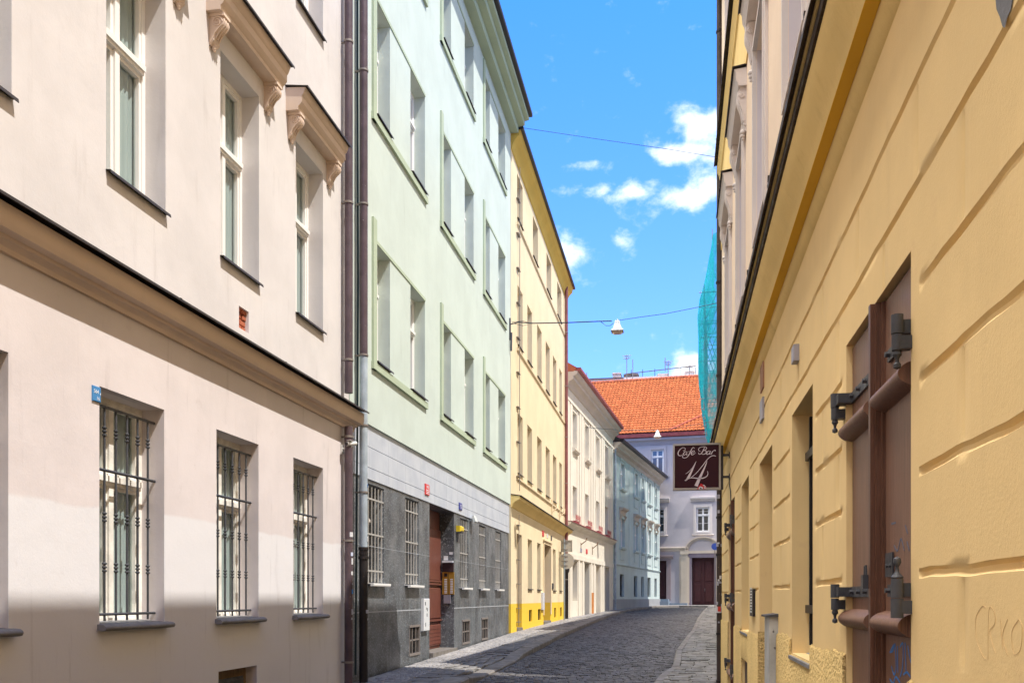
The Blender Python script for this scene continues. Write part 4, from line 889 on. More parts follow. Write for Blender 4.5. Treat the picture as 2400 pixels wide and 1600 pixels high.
# rough cast plinth with a wavy top
m_rough = plaster('rough_cast_plinth', (.84,.61,.26), var=.1, dirt=(.55,.36,.15), dirtamt=.6, bscale=48, bdist=.02)
t_, b_ = tex(m_rough); src_ = b_.inputs['Base Color'].links[0].from_socket; P_ = coords(t_)
t_.links.new(mixc(t_, ramp(t_, noise(t_, 60, 2, .6, P_), .55, .66, 0, .55), src_, (.34,.22,.09)), b_.inputs['Base Color'])
bump(t_, b_, noise(t_, 55, 3, .6, P_), .035)
mb = MB(); yl = list(np.arange(-4, YEND, .06)); blk = [(a, b) for a, b, c, d, e, f in OP if c < 1.1]
def ptop(Y): return 1.255 + .008*math.sin(Y*7.1)+.012*math.sin(Y*3.3+1)+.005*math.sin(Y*31) + (.02 if Y < 6 else -.05)
Z0 = -.2; cnt = 0; prevb = None
for i in range(len(yl)-1):
    y0, y1 = yl[i], yl[i+1]; ym = (y0+y1)/2
    if any(a < y1 and b > y0 for a, b in blk):
        cutz = None
        bb = [(a, b) for a, b in blk if a < y1 and b > y0][0]
        if bb == (ht[0], ht[1]): segs = [(y0, y1, Z0, .42), (y0, y1, .93, None)]
        else:
            segs = []
            if y0 < bb[0]-.002: segs.append((y0, bb[0]-.002, Z0, None))
            if y1 > bb[1]+.002: segs.append((bb[1]+.002, y1, Z0, None))
    else: segs = [(y0, y1, Z0, None)]
    if not segs or (prevb is not None and abs(segs[0][0]-prevb) > 1e-6 and mb.v):
        if mb.v: B7.part(mb, 'plinth', m_rough, smooth=60); mb = MB()
    prevb = segs[-1][1] if segs else None
    for a, b, c, d in segs:
        ta, tb = (min(ptop(a), 1.19) if bw[0] < ym < bw[1] or nw[0] < ym < nw[1] else ptop(a)), (min(ptop(b), 1.19) if bw[0] < ym < bw[1] or nw[0] < ym < nw[1] else ptop(b))
        if d: ta = tb = d
        mb.add([(.002,-a,c),(.002,-b,c),(.002,-b,tb),(.002,-a,ta),(.014,-a,c),(.014,-b,c),(.014,-b,tb-.012),(.014,-a,ta-.012)], [(4,5,6,7),(3,2,6,7),(0,3,7,4),(1,2,6,5)])
B7.part(mb, 'plinth', m_rough, smooth=60)
mb = MB(); a, b = dn_[:2]; mb.quad((.0,-b+.004,-.2),(-.38,-b+.004,-.2),(-.38,-b+.004,1.24),(.012,-b+.004,1.24)); B7.part(mb, 'jamb_plinth', m_rough)
# main cornice above the ground floor
mb = MB(); mb.prism([(0,3.215),(.012,3.225),(.028,3.25),(.036,3.28),(.078,3.29),(.084,3.31),(.098,3.34),(.124,3.385),(.143,3.425),(.147,3.462),(0,3.50)], UE-.0, 16); B7.part(mb, 'cornice', m_rcor, smooth=50)
mb = MB(); mb.prism([(.10,3.464),(.158,3.464),(.162,3.475),(.162,3.495),(.10,3.495)], UE-.02, 16); mb.prism([(.0,3.528),(.183,3.515),(.187,3.50),(.192,3.50),(.192,3.535),(.185,3.545),(0,3.62)], UE-.03, 16); 
rg = random.Random(5)
for k in range(9): y = 2+k*1.25+rg.uniform(-.2,.2); mb.box(.1, .195, -y, -y-.02, 3.53, 3.556)
B7.part(mb, 'cornice_flashing', rusty('old_brown_flashing', (.05,.034,.024), .6, (.25,.16,.08), .5))
mb = MB(); mb.prism([(.05,3.496),(.170,3.496),(.172,3.514),(.05,3.516)], UE-.02, 16); B7.part(mb, 'drip_fascia', m_rcor)
for k in range(7):
    mb = MB(); y = 3.2+k*1.45; mb.add([(.193,-y,3.50),(.193,-y-.22,3.515),(.195,-y-.2,3.53),(.194,-y-.02,3.525)], [(0,1,2,3)]); B7.part(mb, 'peeling_flake', m_trim, fix=False)
mb = MB(); mb.prism([(.037,3.276),(.079,3.2855),(.079,3.2885),(.037,3.2795)], UE, 16); B7.part(mb, 'soffit_bounce_strip', plaster('soffit_bounce_ochre', (.80,.46,.05), dirt=(.5,.3,.08)))  # thin added strip, its ochre stands in for warm light bounced under the cornice
# upper floors
wn = [Rr(1895), Rr(1798), Rr(1746)]
per = (wn[2]-wn[0])/2; ww = Rr(1774)-Rr(1798)
wY = [(wn[0]+per*k, wn[0]+per*k+ww) for k in (-2, -1, 0, 1, 2, 3)]
wY = [q for q in wY if q[1] < YEND-.2]
ops = [(-b, -a, z0, z1) for a, b in wY for z0, z1 in ((4.3, 5.85), (8.1, 9.5))]
HT7 = 10.30
mb = MB(); mb.facade(UE, 16, 3.49, HT7-.3, ops, .22); mb.shell(UE, 16, 3.49, HT7-.02); B7.part(mb, 'upper_wall', m_rcream)
for a, b in wY:
    for z, h in ((4.3, 1.55), (8.1, 1.4)):
        place_window(B7, -b, z, round(ww, 3), h, depth=.22, transom=.62, mull=True, curtain=False, glass=m_cglass, fw=.06, sill=None)
        mb = MB(); frame_ring(mb, -b, -a, z, z+h, .10, .10, .02, .12, 0, .022); frame_ring(mb, -b, -a, z, z+h, .035, .035, .01, .035, .022, .034); B7.part(mb, 'window_surround', m_trim)
        for y0_, y1_ in ((-b+.0015, -b+.004), (-a-.004, -a-.0015)): mb = MB(); mb.box(-.215, -.003, y0_, y1_, z, z+h); B7.part(mb, 'window_jamb', m_reveal)
def rhood(w):
    h = MB(); e = .22; h.prism([(0,0),(.075,0),(.08,.03),(.095,.06),(.10,.13),(.112,.15),(0,.16)], -e, w+e); root = h.build('window_hood', m_trim, smooth=35)
    f = MB(); f.prism([(0,.18),(.122,.162),(.127,.15),(.13,.15),(.13,.168),(0,.188)], -e-.015, w+e+.015); f.build('hood_flashing', m_flash, root)
    for y in (-e+.03, w+e-.14): c = MB(); console(c, y, y+.11, -.002, .40, .075); c.build('console', m_trim, root, smooth=40)
    return root
rh = rhood(ww)
for i, (a, b) in enumerate(wY): B7.put(rh, -b, 6.14, first=(i == 0))
mb = MB(); mb.box(0, .012, UE, 16, 6.32, 7.3); B7.part(mb, 'yellow_fascia', m_rcor)
mb = MB(); mb.prism([(0,7.28),(.03,7.3),(.04,7.36),(.06,7.4),(.065,7.46),(0,7.5)], UE-.02, 16); B7.part(mb, 'upper_string_cornice', m_rcor, smooth=35)
mb = MB(); mb.prism([(0,7.53),(.10,7.50),(.104,7.49),(.108,7.49),(.108,7.51),(0,7.54)], UE-.03, 16); B7.part(mb, 'cornice_flashing', m_flash)
mb = MB(); mb.prism([(0,HT7-.5),(.05,HT7-.48),(.1,HT7-.3),(.22,HT7-.24),(.24,HT7-.1),(0,HT7-.05)], UE-.02, 16); B7.part(mb, 'eaves_cornice', m_rcor, smooth=35)
mb = MB(); mb.prism([(.22,HT7-.12),(.34,HT7-.1),(.36,HT7-.02),(-4,HT7+.75),(-8,HT7),(-8,HT7-.1),(0,HT7-.1)], UE-.02, 16); B7.part(mb, 'roof', m_slate)
# shutters (tall iron bound doors)
def shutter(B, Ya, Yb, z0, z1, mid, hz, rz, pad=True, lab=None):
    x = -.022; ua_, ub_ = -Yb, -Ya; um = -mid
    mb = MB(); mb.box(x-.04, x, ua_+.004, um, z0, z1-.012); root = B.part(mb, 'shutter', m_shut, label=lab)
    mb = MB(); mb.box(x-.04, x, um+.001, ub_-.004, z0, z1-.012); r2_ = B.part(mb, 'shutter', m_shut)
    mb = MB(); mb.prism([(x,0),(x,.001)], 0, 0) if False else None
    mb.box(x, x+.026, um-.024, um+.026, z0, z1-.006); mb.box(x+.026, x+.040, um-.013, um+.015, z0, z1-.006); mb.box(x, x+.010, um+.026, um+.05, z0, z1-.01)
    mb.build('cover_strip', m_shutd, r2_)
    for (zr, h) in rz:
        for (a, b, pr_) in ((ua_-.012, um-.045, root), (um+.05, ub_-.03, r2_)):
            n = 10; pf = [(x, zr+h/2)] + [(x+.050*math.sin(math.pi*i/n)**.6, zr+h/2-h*i/n) for i in range(1, n)] + [(x, zr-h/2)]
            mb = MB(); mb.prism(pf, a, b); mb.build('weather_bar', m_shut, pr_, smooth=50)
    for (zh, upw) in hz:
        for (side, pr_) in ((0, root), (1, r2_)):
            e = ua_ if side == 0 else ub_; d = 1 if side == 0 else -1; mb = MB()
            mb.box(x+.002, x+.010, e+d*.03, e+d*.38 if side == 0 else e+d*.34, zh-.019, zh+.019)
            for t in (.07, .19, .31): mb.tube([(x+.008, e+d*t, zh),(x+.024, e+d*t, zh)], .009, 6)
            cy = e-d*.03; cx = x+.058
            if side == 1: cy = e - .0
            mb.box(x+.002, cx, min(cy, e+d*.04), max(cy, e+d*.04), zh-.018, zh+.018) if side == 0 else mb.box(x+.002, cx-.0, e-.05, e-.006, zh-.019, zh+.019)
            r = .0165
            mb.tube([(cx,cy,zh-.022),(cx,cy,zh+.03)], r, 12)
            if upw and side: 
                mb.tube([(cx,cy,zh-.078),(cx,cy,zh-.024)], r*1.05, 12); mb.lathe([(r*.9,0),(r*1.05,.005),(r*.6,.013),(r*.35,.02),(r*.3,.034),(r*.45,.038),(r*.68,.046),(r*.6,.056),(.001,.062)], cx, cy, zh+.03, 12)
            else:
                mb.tube([(cx,cy,zh-.068),(cx,cy,zh-.024)], r*.9, 12); mb.lathe([(.001,-.052),(r*.6,-.048),(r*.62,-.038),(r*.3,-.032),(r*.35,-.022),(r*.75,-.012),(r*.6,0)], cx, cy, zh-.068, 12)
            mb.box(0.0, cx-.005, cy-.018-(.01 if side == 0 else 0), cy+.014, zh-.066, zh-.03)
            mb.build('hinge', m_iron, pr_, smooth=40)
    if pad:
        zp = 1.60; mb = MB(); mb.box(x+.002, x+.008, um+.08, um+.17, zp-.035, zp+.04); mb.tube([(x+.005,um+.11,zp),(x+.014,um+.11,zp)], .007, 6); mb.tube([(x+.005,um+.15,zp),(x+.014,um+.15,zp)], .007, 6); mb.build('hasp_plate', m_iron, r2_)
    return root, r2_
zh = [ZZ(2085, 801, .62), ZZ(2095, 1382, .62)]; zr = [ZZ(2088, 880, .6), ZZ(2096, 1466, .6)]
s1a, s1b = shutter(B7, sh1[0], sh1[1], sh1[2], sh1[3], Rr(2051), [(zh[0], 0), (zh[1], 1), (.55, 1)], [(zr[0], .074), (zr[1], .074), (.45, .08)])
zq = [ZZ(1715, 1215, .62), ZZ(1715, 1395, .62), ZZ(1715, 1560, .62)]
shutter(B7, sh2[0], sh2[1], sh2[2], sh2[3]+.0, Rr(1716), [(z, 0) for z in zq], [(z-.13, .10) for z in zq], pad=False)
# padlock and graffiti on the near shutter
mb = MB(); x = .012; u0_ = -YY(2036, .62); mb.box(x, x+.022, u0_-.055, u0_-.02, 1.53, 1.575); mb.tube([(x+.011,u0_-.05,1.575),(x+.011,u0_-.046,1.605),(x+.011,u0_-.028,1.605),(x+.011,u0_-.024,1.575)], .004, 6)
o = B7.part(mb, 'padlock', m_iron)
m_graf = mat('blue_marker', (.05,.22,.60), .6); m_graf2 = mat('faded_blue_marker', (.13,.15,.22), .6); m_pencil = mat('pencil_line', (.74,.53,.27), .9)
def scribble(mb, x, pts, w=.007): mb.ribbon([(a, b, c) for a, b, c in pts], w, x, .0005, 5)
mb = MB(); gx = -.0215
def SU(px): return -YY(px, .662)
def SZ(px, py): return ZZ(px, py, .662)
for pl in ([(2088,1524),(2096,1510),(2093,1524),(2086,1527)], [(2098,1506),(2101,1560),(2096,1580),(2090,1560)], [(2104,1512),(2105,1575)], [(2110,1515),(2117,1508),(2116,1560),(2110,1585)], [(2122,1505),(2124,1570)], [(2128,1512),(2134,1545),(2140,1560)], [(2086,1590),(2094,1600),(2100,1585),(2110,1598)], [(2118,1580),(2126,1574),(2134,1585)]):
    scribble(mb, gx, [(SU(a), SZ(a, b), 1) for a, b in pl], .0065)
mb.build('graffiti', m_graf, s1b)
mb = MB()
for pl in ([(2090,1227),(2100,1224)], [(2096,1278),(2104,1290),(2112,1262),(2120,1290)], [(2122,1230),(2128,1250)], [(2126,1268),(2132,1290)]): scribble(mb, gx, [(SU(a), SZ(a, b), 1) for a, b in pl], .006)
mb.build('faded_graffiti', m_graf2, s1b)
mb = MB()
WU = lambda px: -YY(px, .64); WZ = lambda px, py: ZZ(px, py, .64)
for pl in ([(2312,1424),(2302,1420),(2287,1450),(2290,1500),(2306,1540),(2312,1545)], [(2316,1545),(2318,1430),(2330,1432),(2332,1460),(2320,1480),(2333,1530)], [(2345,1450),(2350,1520)], [(2362,1450),(2350,1490),(2362,1535)], [(2388,1450),(2372,1480),(2376,1530),(2392,1520),(2396,1470),(2388,1450)]):
    scribble(mb, .0003, [(WU(a), WZ(a, b), 1) for a, b in pl], .0012)
B7.part(mb, 'pencil_scrawl', m_pencil, label='thin pencilled letters CRKO on the plaster')
mb = MB(); pp = [(2334,-20),(2338,22),(2346,40),(2352,62),(2358,66),(2364,40),(2372,22),(2380,-20)]; pts = [(WU(a), WZ(a, b)) for a, b in pp]; mb.add([(.0022, a, b) for a, b in pts], [tuple(range(len(pts)))])
B7.part(mb, 'bare_patch', plaster('bare_grey_render', (.30,.31,.33), var=.3, bdist=.01), label='grey patch where the yellow paint has flaked off', fix=False)
# barred window, sill, straps
a, b, z0, z1 = bw; mb = MB(); mb.box(-.33, -.30, -b, -a, z0, z1); o = B7.part(mb, 'window', m_dglass)
mb = MB()
for k in range(5): y = a+.04+k*.155; mb.box(-.105, -.078, -y-.03, -y, z0+.02+(.03), z1-.03)
for z in (ZZ(1893,1426,.72), ZZ(1893,1071,.72)): mb.box(-.115, -.068, -b+.02, -a, z-.022, z+.022)
mb.build('window_bars', m_black, o)
mb = MB(); mb.prism([(-.30,z0+.03),(.02,z0-.012),(.02,z0-.03),(-.30,z0-.02)], -b+.003, -a-.003); mb.build('sill', m_stonesill, o)
a, b, z0, z1 = nw; mb = MB(); mb.box(-.33, -.30, -b, -a, z0, z1); o = B7.part(mb, 'window', m_dglass); mb = MB(); mb.prism([(-.30,z0+.03),(.02,z0-.012),(.02,z0-.03),(-.30,z0-.02)], -b+.003, -a-.003); mb.build('sill', m_stonesill, o)
a, b, z0, z1 = dn_; mb = MB(); mb.box(-.44, -.38, -b, -a, 0, z1); mb.bbox(-.38, -.36, -b+.12, -a-.12, .5, 1.2, .01); mb.bbox(-.38, -.36, -b+.12, -a-.12, 1.35, 2.3, .01); o = B7.part(mb, 'door', m_shutd); mb = MB(); mb.tube([(-.36,-a-.1,1.25),(-.32,-a-.1,1.25),(-.32,-a-.2,1.25)], .011, 6); mb.build('handle', m_ring, o)
mb = MB(); mb.box(-.38, .06, -b+.003, -a-.003, .0, g(6.8)+.07); B7.part(mb, 'doorstep', m_kerb)
a, b, z0, z1 = ht; mb = MB(); 
for k in range(4): mb.bbox(-.05, -.02, -b+(b-a)*k/4+.006, -b+(b-a)*(k+1)/4-.006, z0, z1, .006)
mb.box(-.02, -.008, -b, -a, z0+.08, z0+.13); B7.part(mb, 'cellar_hatch', woodm('grey_hatch_wood', (.12,.085,.07), .8))
# right downpipe
py_ = 13.13; pxr = XX(1687.5, py_); nx_ = XR-pxr
mb = MB(); mb.tube([(nx_,-py_,HT7-.1),(nx_,-py_,g(py_)-.05)], .047, 14); dp = B7.part(mb, 'drainpipe', rusty('grimy_brown_pipe', (.055,.04,.034), .5, (.3,.22,.14), .7, vs=26), smooth=40, label='tall grimy pipe plastered with torn stickers low down')
mb = MB()
for z in (9.4, 7.9, 5.9, 4.6, 3.2, 2.62, 2.1, 1.0, g(py_)+.03): mb.tube([(nx_,-py_,z-.014),(nx_,-py_,z+.014)], .056, 12); mb.box(0, nx_, -py_-.01, -py_+.01, z-.008, z+.008); mb.build('pipe_clamp', m_cast, dp, smooth=40); mb = MB()
rg = random.Random(12)
for k in range(26):
    zz = rg.choice([rg.uniform(1.5, 2.6), rg.uniform(1.0, 2.9)]); h = rg.uniform(.02, .06); a0 = rg.uniform(30, 130); sticker(dp, nx_, -py_, .047, zz, h, a0, a0+rg.uniform(15, 45), m_st[rg.choice([2, 2, 5, 2, 0])], e=.003+.0006*k)
sticker(dp, nx_, -py_, .047, ZY(1688, 1435, py_), .085, 25, 105, m_st[0], e=.02); sticker(dp, nx_, -py_, .047, ZY(1688, 1432, py_), .07, 60, 98, m_st[4], e=.022)

# ================================================================== HOUSES BEYOND, RIGHT SIDE (mostly hidden behind the near one)
PH = math.atan(.0485)
def plain_house(name, Y0, Y1, H, mt, label, base, roofm_):
    B = Bld(name, (rwall(Y0)+.33, Y0), math.pi-PH, (-(Y1-Y0)/2, base), label, 'house'); Ln = (Y1-Y0)/math.cos(PH); n = int(Ln/2.3); st = Ln/n
    ops = [(-(k+.5)*st-.45, -(k+.5)*st+.45, z, z+1.7) for k in range(n) for z in (1.8, 5.3, 8.6, 11.9, 15.0) if z+2.0 < H]
    mb = MB(); mb.facade(-Ln, 0, -.2, H, ops, .2); mb.shell(-Ln, 0, -.2, H); B.part(mb, 'wall', mt)
    for a, b, z0, z1 in ops: place_window(B, a, z0, .9, 1.7, depth=.2, transom=.62, mull=True, curtain=False, glass=m_cglass, fw=.06)
    mb = MB(); mb.prism([(0,H-.3),(.1,H-.25),(.2,H-.05),(.25,H),(0,H+.05)], -Ln, 0); B.part(mb, 'cornice', mt)
    mb = MB(); mb.prism([(.26,H+.01),(-3.5,H+1.2),(-7.9,H+.01),(-7.9,H+.0)], -Ln, 0); B.part(mb, 'roof', roofm_); return B
plain_house('peach_house', 14.1, 25.5, 9.35, m_cream, 'low cream house hidden beyond the warm yellow one on the right', g(20), m_slate)
plain_house('grey_house', 25.55, 46.9, 10.75, m_trim, 'plain grey house hidden between the low cream one and the netted one', g(36), m_slate)
B9 = plain_house('netted_house', 47.3, 61, 18.2, m_lilac, 'taller house on the right far down the street with teal scaffold netting', g(54), m_slate)
B11 = Bld('added_rear_house', (-1., -17.5), R(90), (0, g(-17)), 'unseen pale house added behind the camera to block low sky light', 'house')  # added out of view to keep low sky light off the street
mb = MB(); ops = [(k*2.4-.5, k*2.4+.5, z, z+1.8) for k in range(-5, 6) for z in (1.4, 5.2, 8.8)]; mb.facade(-14, 14, -.4, 12.5, ops, .2); mb.shell(-14, 14, -.4, 12.5); B11.part(mb, 'wall', m_cream)
for a, b, z0, z1 in ops: place_window(B11, a, z0, 1.0, 1.8, depth=.2, transom=.62, mull=True, curtain=False, glass=m_cglass, fw=.06)
mb = MB(); mb.prism([(0,12.2),(.3,12.3),(.4,12.5),(-4,14.6),(-8,12.5),(0,12.45)], -14, 14); B11.part(mb, 'roof', m_tileplain)
# ================================================================== SCAFFOLD WITH TEAL NET
def netm():
    m = bpy.data.materials.new('teal_net'); m.use_nodes = True; t = m.node_tree; b = t.nodes['Principled BSDF']; b.inputs['Base Color'].default_value = (.01,.38,.38,1); b.inputs['Roughness'].default_value = .8
    P = coords(t); n = ramp(t, noise(t, 1.4, 4, .6, P), .3, .7, .50, .92); t.links.new(n, b.inputs['Alpha']); tl = t.nodes.new('ShaderNodeBsdfTranslucent'); tl.inputs[0].default_value = (.02,.62,.60,1)
    ad = t.nodes.new('ShaderNodeMixShader'); tr = t.nodes.new('ShaderNodeBsdfTransparent'); ms = t.nodes.new('ShaderNodeMixShader'); o = t.nodes['Material Output']
    ad.inputs[0].default_value = .5; b.inputs['Alpha'].default_value = 1; t.links.remove(b.inputs['Alpha'].links[0]); t.links.new(b.outputs[0], ad.inputs[1]); t.links.new(tl.outputs[0], ad.inputs[2])
    t.links.new(n, ms.inputs[0]); t.links.new(tr.outputs[0], ms.inputs[1]); t.links.new(ad.outputs[0], ms.inputs[2]); t.links.new(ms.outputs[0], o.inputs[0]); return m
m_net = netm(); YN = 47.5
prof = [(XX(a, YN), ZY(a, b, YN)) for a, b in ((1671,548),(1668,575),(1661,610),(1654,650),(1640,700),(1636,740),(1637,800),(1636,850),(1639,890),(1647,930),(1655,965),(1662,1000),(1668,1015))]
sc = empty('scaffold', (2.2, YN+6, g(YN)), 0, 'scaffold hung with bulging torn teal netting high above the street on the right', 'scaffold'); so_ = (-2.2, -YN-6, -g(YN))
mb = MB(); vs = []; ny = 22; rg = random.Random(3)
for j in range(ny+1):
    for i, (x, z) in enumerate(prof):
        y = YN + j*.55; t = .10*math.sin(j*1.3+i*.9)+.08*math.sin(j*2.9-i*1.7); vs.append((x + .05*j*.55 + t*(.5 if j else .2), y, z + .08*math.sin(j*.8+i)))
k = len(prof); mb.add(vs, [(j*k+i, j*k+i+1, (j+1)*k+i+1, (j+1)*k+i) for j in range(ny) for i in range(k-1)])
cap = []; nc = 6
for i, (x, z) in enumerate(prof):
    for c in range(nc+1): s = c/nc; xe = 2.5; cap.append((x+(xe-x)*s, YN + .12*math.sin(i*2.1+c*2.3)*math.sin(math.pi*s), z+.05*math.sin(c+i)))
mb.add(cap, [(i*(nc+1)+c, i*(nc+1)+c+1, (i+1)*(nc+1)+c+1, (i+1)*(nc+1)+c) for i in range(k-1) for c in range(nc)])
mb.build('scaffold_net', m_net, sc, so_, smooth=60, fix=False)
mb = MB()
for y in (YN+.1, YN+2.6, YN+5.1, YN+7.6, YN+10.1):
    xo = .05*(y-YN)
    for x in (1.45+xo, 2.1+xo): mb.tube([(x, y, 11.0), (x, y, 17.4)], .03, 6)
    for z in (11.6, 13.5, 15.4, 17.0): mb.tube([(1.2+xo, y, z), (2.3+xo, y, z)], .025, 6)
    mb.tube([(1.45+xo, y, 11.6), (2.1+xo, y, 13.5), (1.45+xo, y, 15.4), (2.1+xo, y, 17.0)], .022, 6)
for z in (11.6, 13.5, 15.4, 17.0): mb.tube([(1.45, YN, z), (1.97, YN+10.2, z)], .028, 6)
mb.build('scaffold_poles', m_ring, sc, so_)
mb = MB(); xm = XX(1670, YN); mb.tube([(xm, YN+.2, ZY(1670, 560, YN)), (xm, YN+.2, ZY(1670, 533, YN))], .02, 5); mb.build('mast', m_ring, sc, so_)

# ================================================================== THINGS IN THE STREET
def thing(mb, name, mt, origin, label, cat, group=None, smooth=None):
    o = mb.build(name, mt, origin=origin, smooth=smooth); return tag(o, label, cat, group)
def child(mb, name, mt, parent, smooth=None): 
    l = parent.location; return mb.build(name, mt, parent, (-l[0], -l[1], -l[2]), smooth)
m_lampm = mat('lamp_grey_white', (.62,.62,.60), .4); m_lens = mat('lamp_lens', (.45,.30,.24), .2, spec=.6); m_wire = mat('black_wire', (.02,.03,.04), .5)
def lamp(x, y, ztop, s, label):
    mb = MB(); P = [(.06,0),(.075,-.02),(.085,-.1),(.14,-.27),(.185,-.30),(.19,-.33)]
    for i in range(len(P)-1):
        (r0, z0), (r1, z1) = P[i], P[i+1]; r0 *= s; r1 *= s; z0 *= s; z1 *= s
        q = [(x+a*r, y+b*r, ztop+z) for r, z in ((r0,z0),(r1,z1)) for a, b in ((-1,-1),(1,-1),(1,1),(-1,1))]
        mb.add(q, [(k, (k+1) % 4, (k+1) % 4+4, k+4) for k in range(4)])
    mb.box(x-.06*s, x+.06*s, y-.06*s, y+.06*s, ztop-.002, ztop+.004); mb.tube([(x,y,ztop),(x,y,ztop+.06*s)], .02*s, 6)
    o = thing(mb, 'street_lamp', m_lampm, (x, y, ztop), label, 'lamp', 'lamps hung on wires across the street')
    mb = MB(); P = [(.15,-.32),(.135,-.37),(.09,-.395)]
    for i in range(2):
        (r0, z0), (r1, z1) = P[i], P[i+1]
        q = [(x+a*r*s, y+b*r*s, ztop+z*s) for r, z in ((r0,z0),(r1,z1)) for a, b in ((-1,-1),(1,-1),(1,1),(-1,1))]; mb.add(q, [(k, (k+1) % 4, (k+1) % 4+4, k+4) for k in range(4)] + ([(4,5,6,7)] if i else []))
    child(mb, 'lamp_lens', m_lens, o); return o
Yl = 24.9; lx = XX(1447, Yl); lz_ = ZY(1447, 752, Yl); lamp(lx, Yl, lz_, .88, 'grey white street lamp hanging against the blue sky on the nearer wire')
def wire(pts, r, label, group=None):
    mb = MB(); mb.tube(pts, r, 5); return thing(mb, 'cable', m_wire, pts[0], label, 'cable', group)
def P3(px, py, Y): return (XX(px, Y), Y, ZY(px, py, Y))
wire([(XW+.02, Yl, ZY(1198, 760, Yl)), P3(1215, 755, Yl), P3(1250, 757.5, Yl), P3(1330, 756, Yl), P3(1400, 753, Yl), P3(1434, 752, Yl)], .016, 'thick black cable from the green house corner to the nearer street lamp')
wire([P3(1447, 751, Yl), P3(1500, 743, Yl), P3(1560, 735, Yl), P3(1640, 719, Yl), P3(1700, 706, Yl)], .009, 'thin wire from the nearer street lamp to the right hand houses')
wire([P3(1408, 754, Yl), P3(1414, 758, Yl), P3(1420, 763, Yl), P3(1430, 763, Yl), P3(1438, 757, Yl)], .008, 'short slack loop of cable left of the nearer lamp')
wire([P3(1197, 296, 25.), P3(1260, 305, 25.), P3(1400, 326, 25.), P3(1560, 349, 25.), P3(1700, 372, 25.)], .007, 'topmost thin wire crossing the sky from the green cornice')
wire([P3(1200, 757, Yl), P3(1225, 763, Yl), P3(1250, 758, Yl), P3(1225, 752, Yl), P3(1200, 755, Yl)], .007, 'small wire loop fixed at the green and yellow house border')
mb = MB(); mb.box(XW, XW+.04, Yl-.03, Yl+.03, 8.6, 9.2); mb.tube([(XW+.05,Yl,8.3),(XW+.06,Yl,8.8)], .03, 6); thing(mb, 'wall_hook', m_iron, (XW, Yl, 8.6), 'dark iron hook plate holding the lamp cable on the green house edge', 'hook')
Y2 = 46.; lamp(XX(1541, Y2), Y2, ZY(1541, 1009, Y2), 1.0, 'small white street lamp hanging in front of the palace eaves')
wire([P3(1363, 1000, 43.0), P3(1395, 1003, 44.), P3(1450, 1007, 45.), P3(1541, 1008, Y2)], .012, 'wire from the cream house to the farther street lamp')
wire([P3(1541, 1008, Y2), P3(1600, 1000, Y2), P3(1680, 985, Y2)], .010, 'wire from the farther street lamp to the right')
# cafe sign, hung square to the wall
YS = 11.15; xs0, xs1 = XX(1577, YS), XX(1689, YS); zs1, zs0 = ZY(1633, 1040, YS), ZY(1633, 1148, YS)
m_frame = mat('sign_frame_grey', (.42,.40,.37), .35, .6); m_face = mat('sign_face_maroon', (.040,.011,.016), .55, spec=.15); m_let = mat('sign_lettering', (.66,.58,.62), .5)
mb = MB(); fwd_ = .022; t = .055
mb.box(xs0, xs1, YS-t, YS+t, zs0, zs0+fwd_); mb.box(xs0, xs1, YS-t, YS+t, zs1-fwd_, zs1); mb.box(xs0, xs0+fwd_, YS-t, YS+t, zs0+fwd_, zs1-fwd_); mb.box(xs1-fwd_, xs1, YS-t, YS+t, zs0+fwd_, zs1-fwd_)
sign = thing(mb, 'bar_sign', m_frame, (xs1, YS, zs0), 'square dark maroon cafe bar sign with white script, hung from the right wall', 'sign')
mb = MB(); mb.box(xs0+fwd_, xs1-fwd_, YS-t+.012, YS+t-.012, zs0+fwd_, zs1-fwd_); child(mb, 'sign_face', m_face, sign)
mb = MB()
for z in (ZY(1700, 1066, YS), ZY(1700, 1117, YS)): mb.box(xs1, XR-.0, YS-.014, YS+.014, z-.014, z+.014); mb.box(XR-.012, XR-.0, YS-.03, YS+.03, z-.035, z+.035)
mb.box(xs1+.002, xs1+.03, YS-.02, YS+.02, zs0-.0, zs1-.03); child(mb, 'bracket', m_iron, sign)
# lettering: strokes given in a 0..1080 by 0..1055 grid over the face
fx0, fx1, fz0, fz1 = xs0+fwd_, xs1-fwd_, zs0+fwd_, zs1-fwd_
def lp(pts): return [(fx0+(a-225)/1080*(fx1-fx0), fz1-(b-232)/1055*(fz1-fz0), c) for a, b, c in pts]
lt = MB()
def stroke(pts, w=14):
    tmp = MB(); tmp.ribbon(lp(pts), w/1080*(fx1-fx0), 0, .003, 6); yb_ = YS-t+.0095
    lt.add([(b, yb_-.0 + a, c) for a, b, c in tmp.v], tmp.f)
stroke([(430,345,.5),(450,365,.8),(475,345,.9),(488,310,.8),(455,284,.8),(400,290,1),(340,345,1.4),(308,410,1.7),(318,462,1.5),(362,482,1),(415,458,.7),(450,425,.4)])
stroke([(520,388,.8),(482,382,1),(445,420,1.5),(440,455,1.5),(466,466,1),(505,430,.7),(533,385,1)]); stroke([(535,383,1),(508,440,1.5),(516,464,1),(548,448,.5)])
stroke([(708,312,1),(688,284,1),(655,300,1),(620,372,1.5),(580,450,1.5),(532,515,1.2),(470,541,1),(424,525,1.1),(414,497,1),(432,484,.6)]); stroke([(555,384,.5),(622,380,.6)])
stroke([(638,430,.6),(690,408,.8),(712,380,.9),(690,364,.8),(650,388,1.3),(630,432,1.6),(650,466,1.3),(700,448,.8),(742,408,.4)])
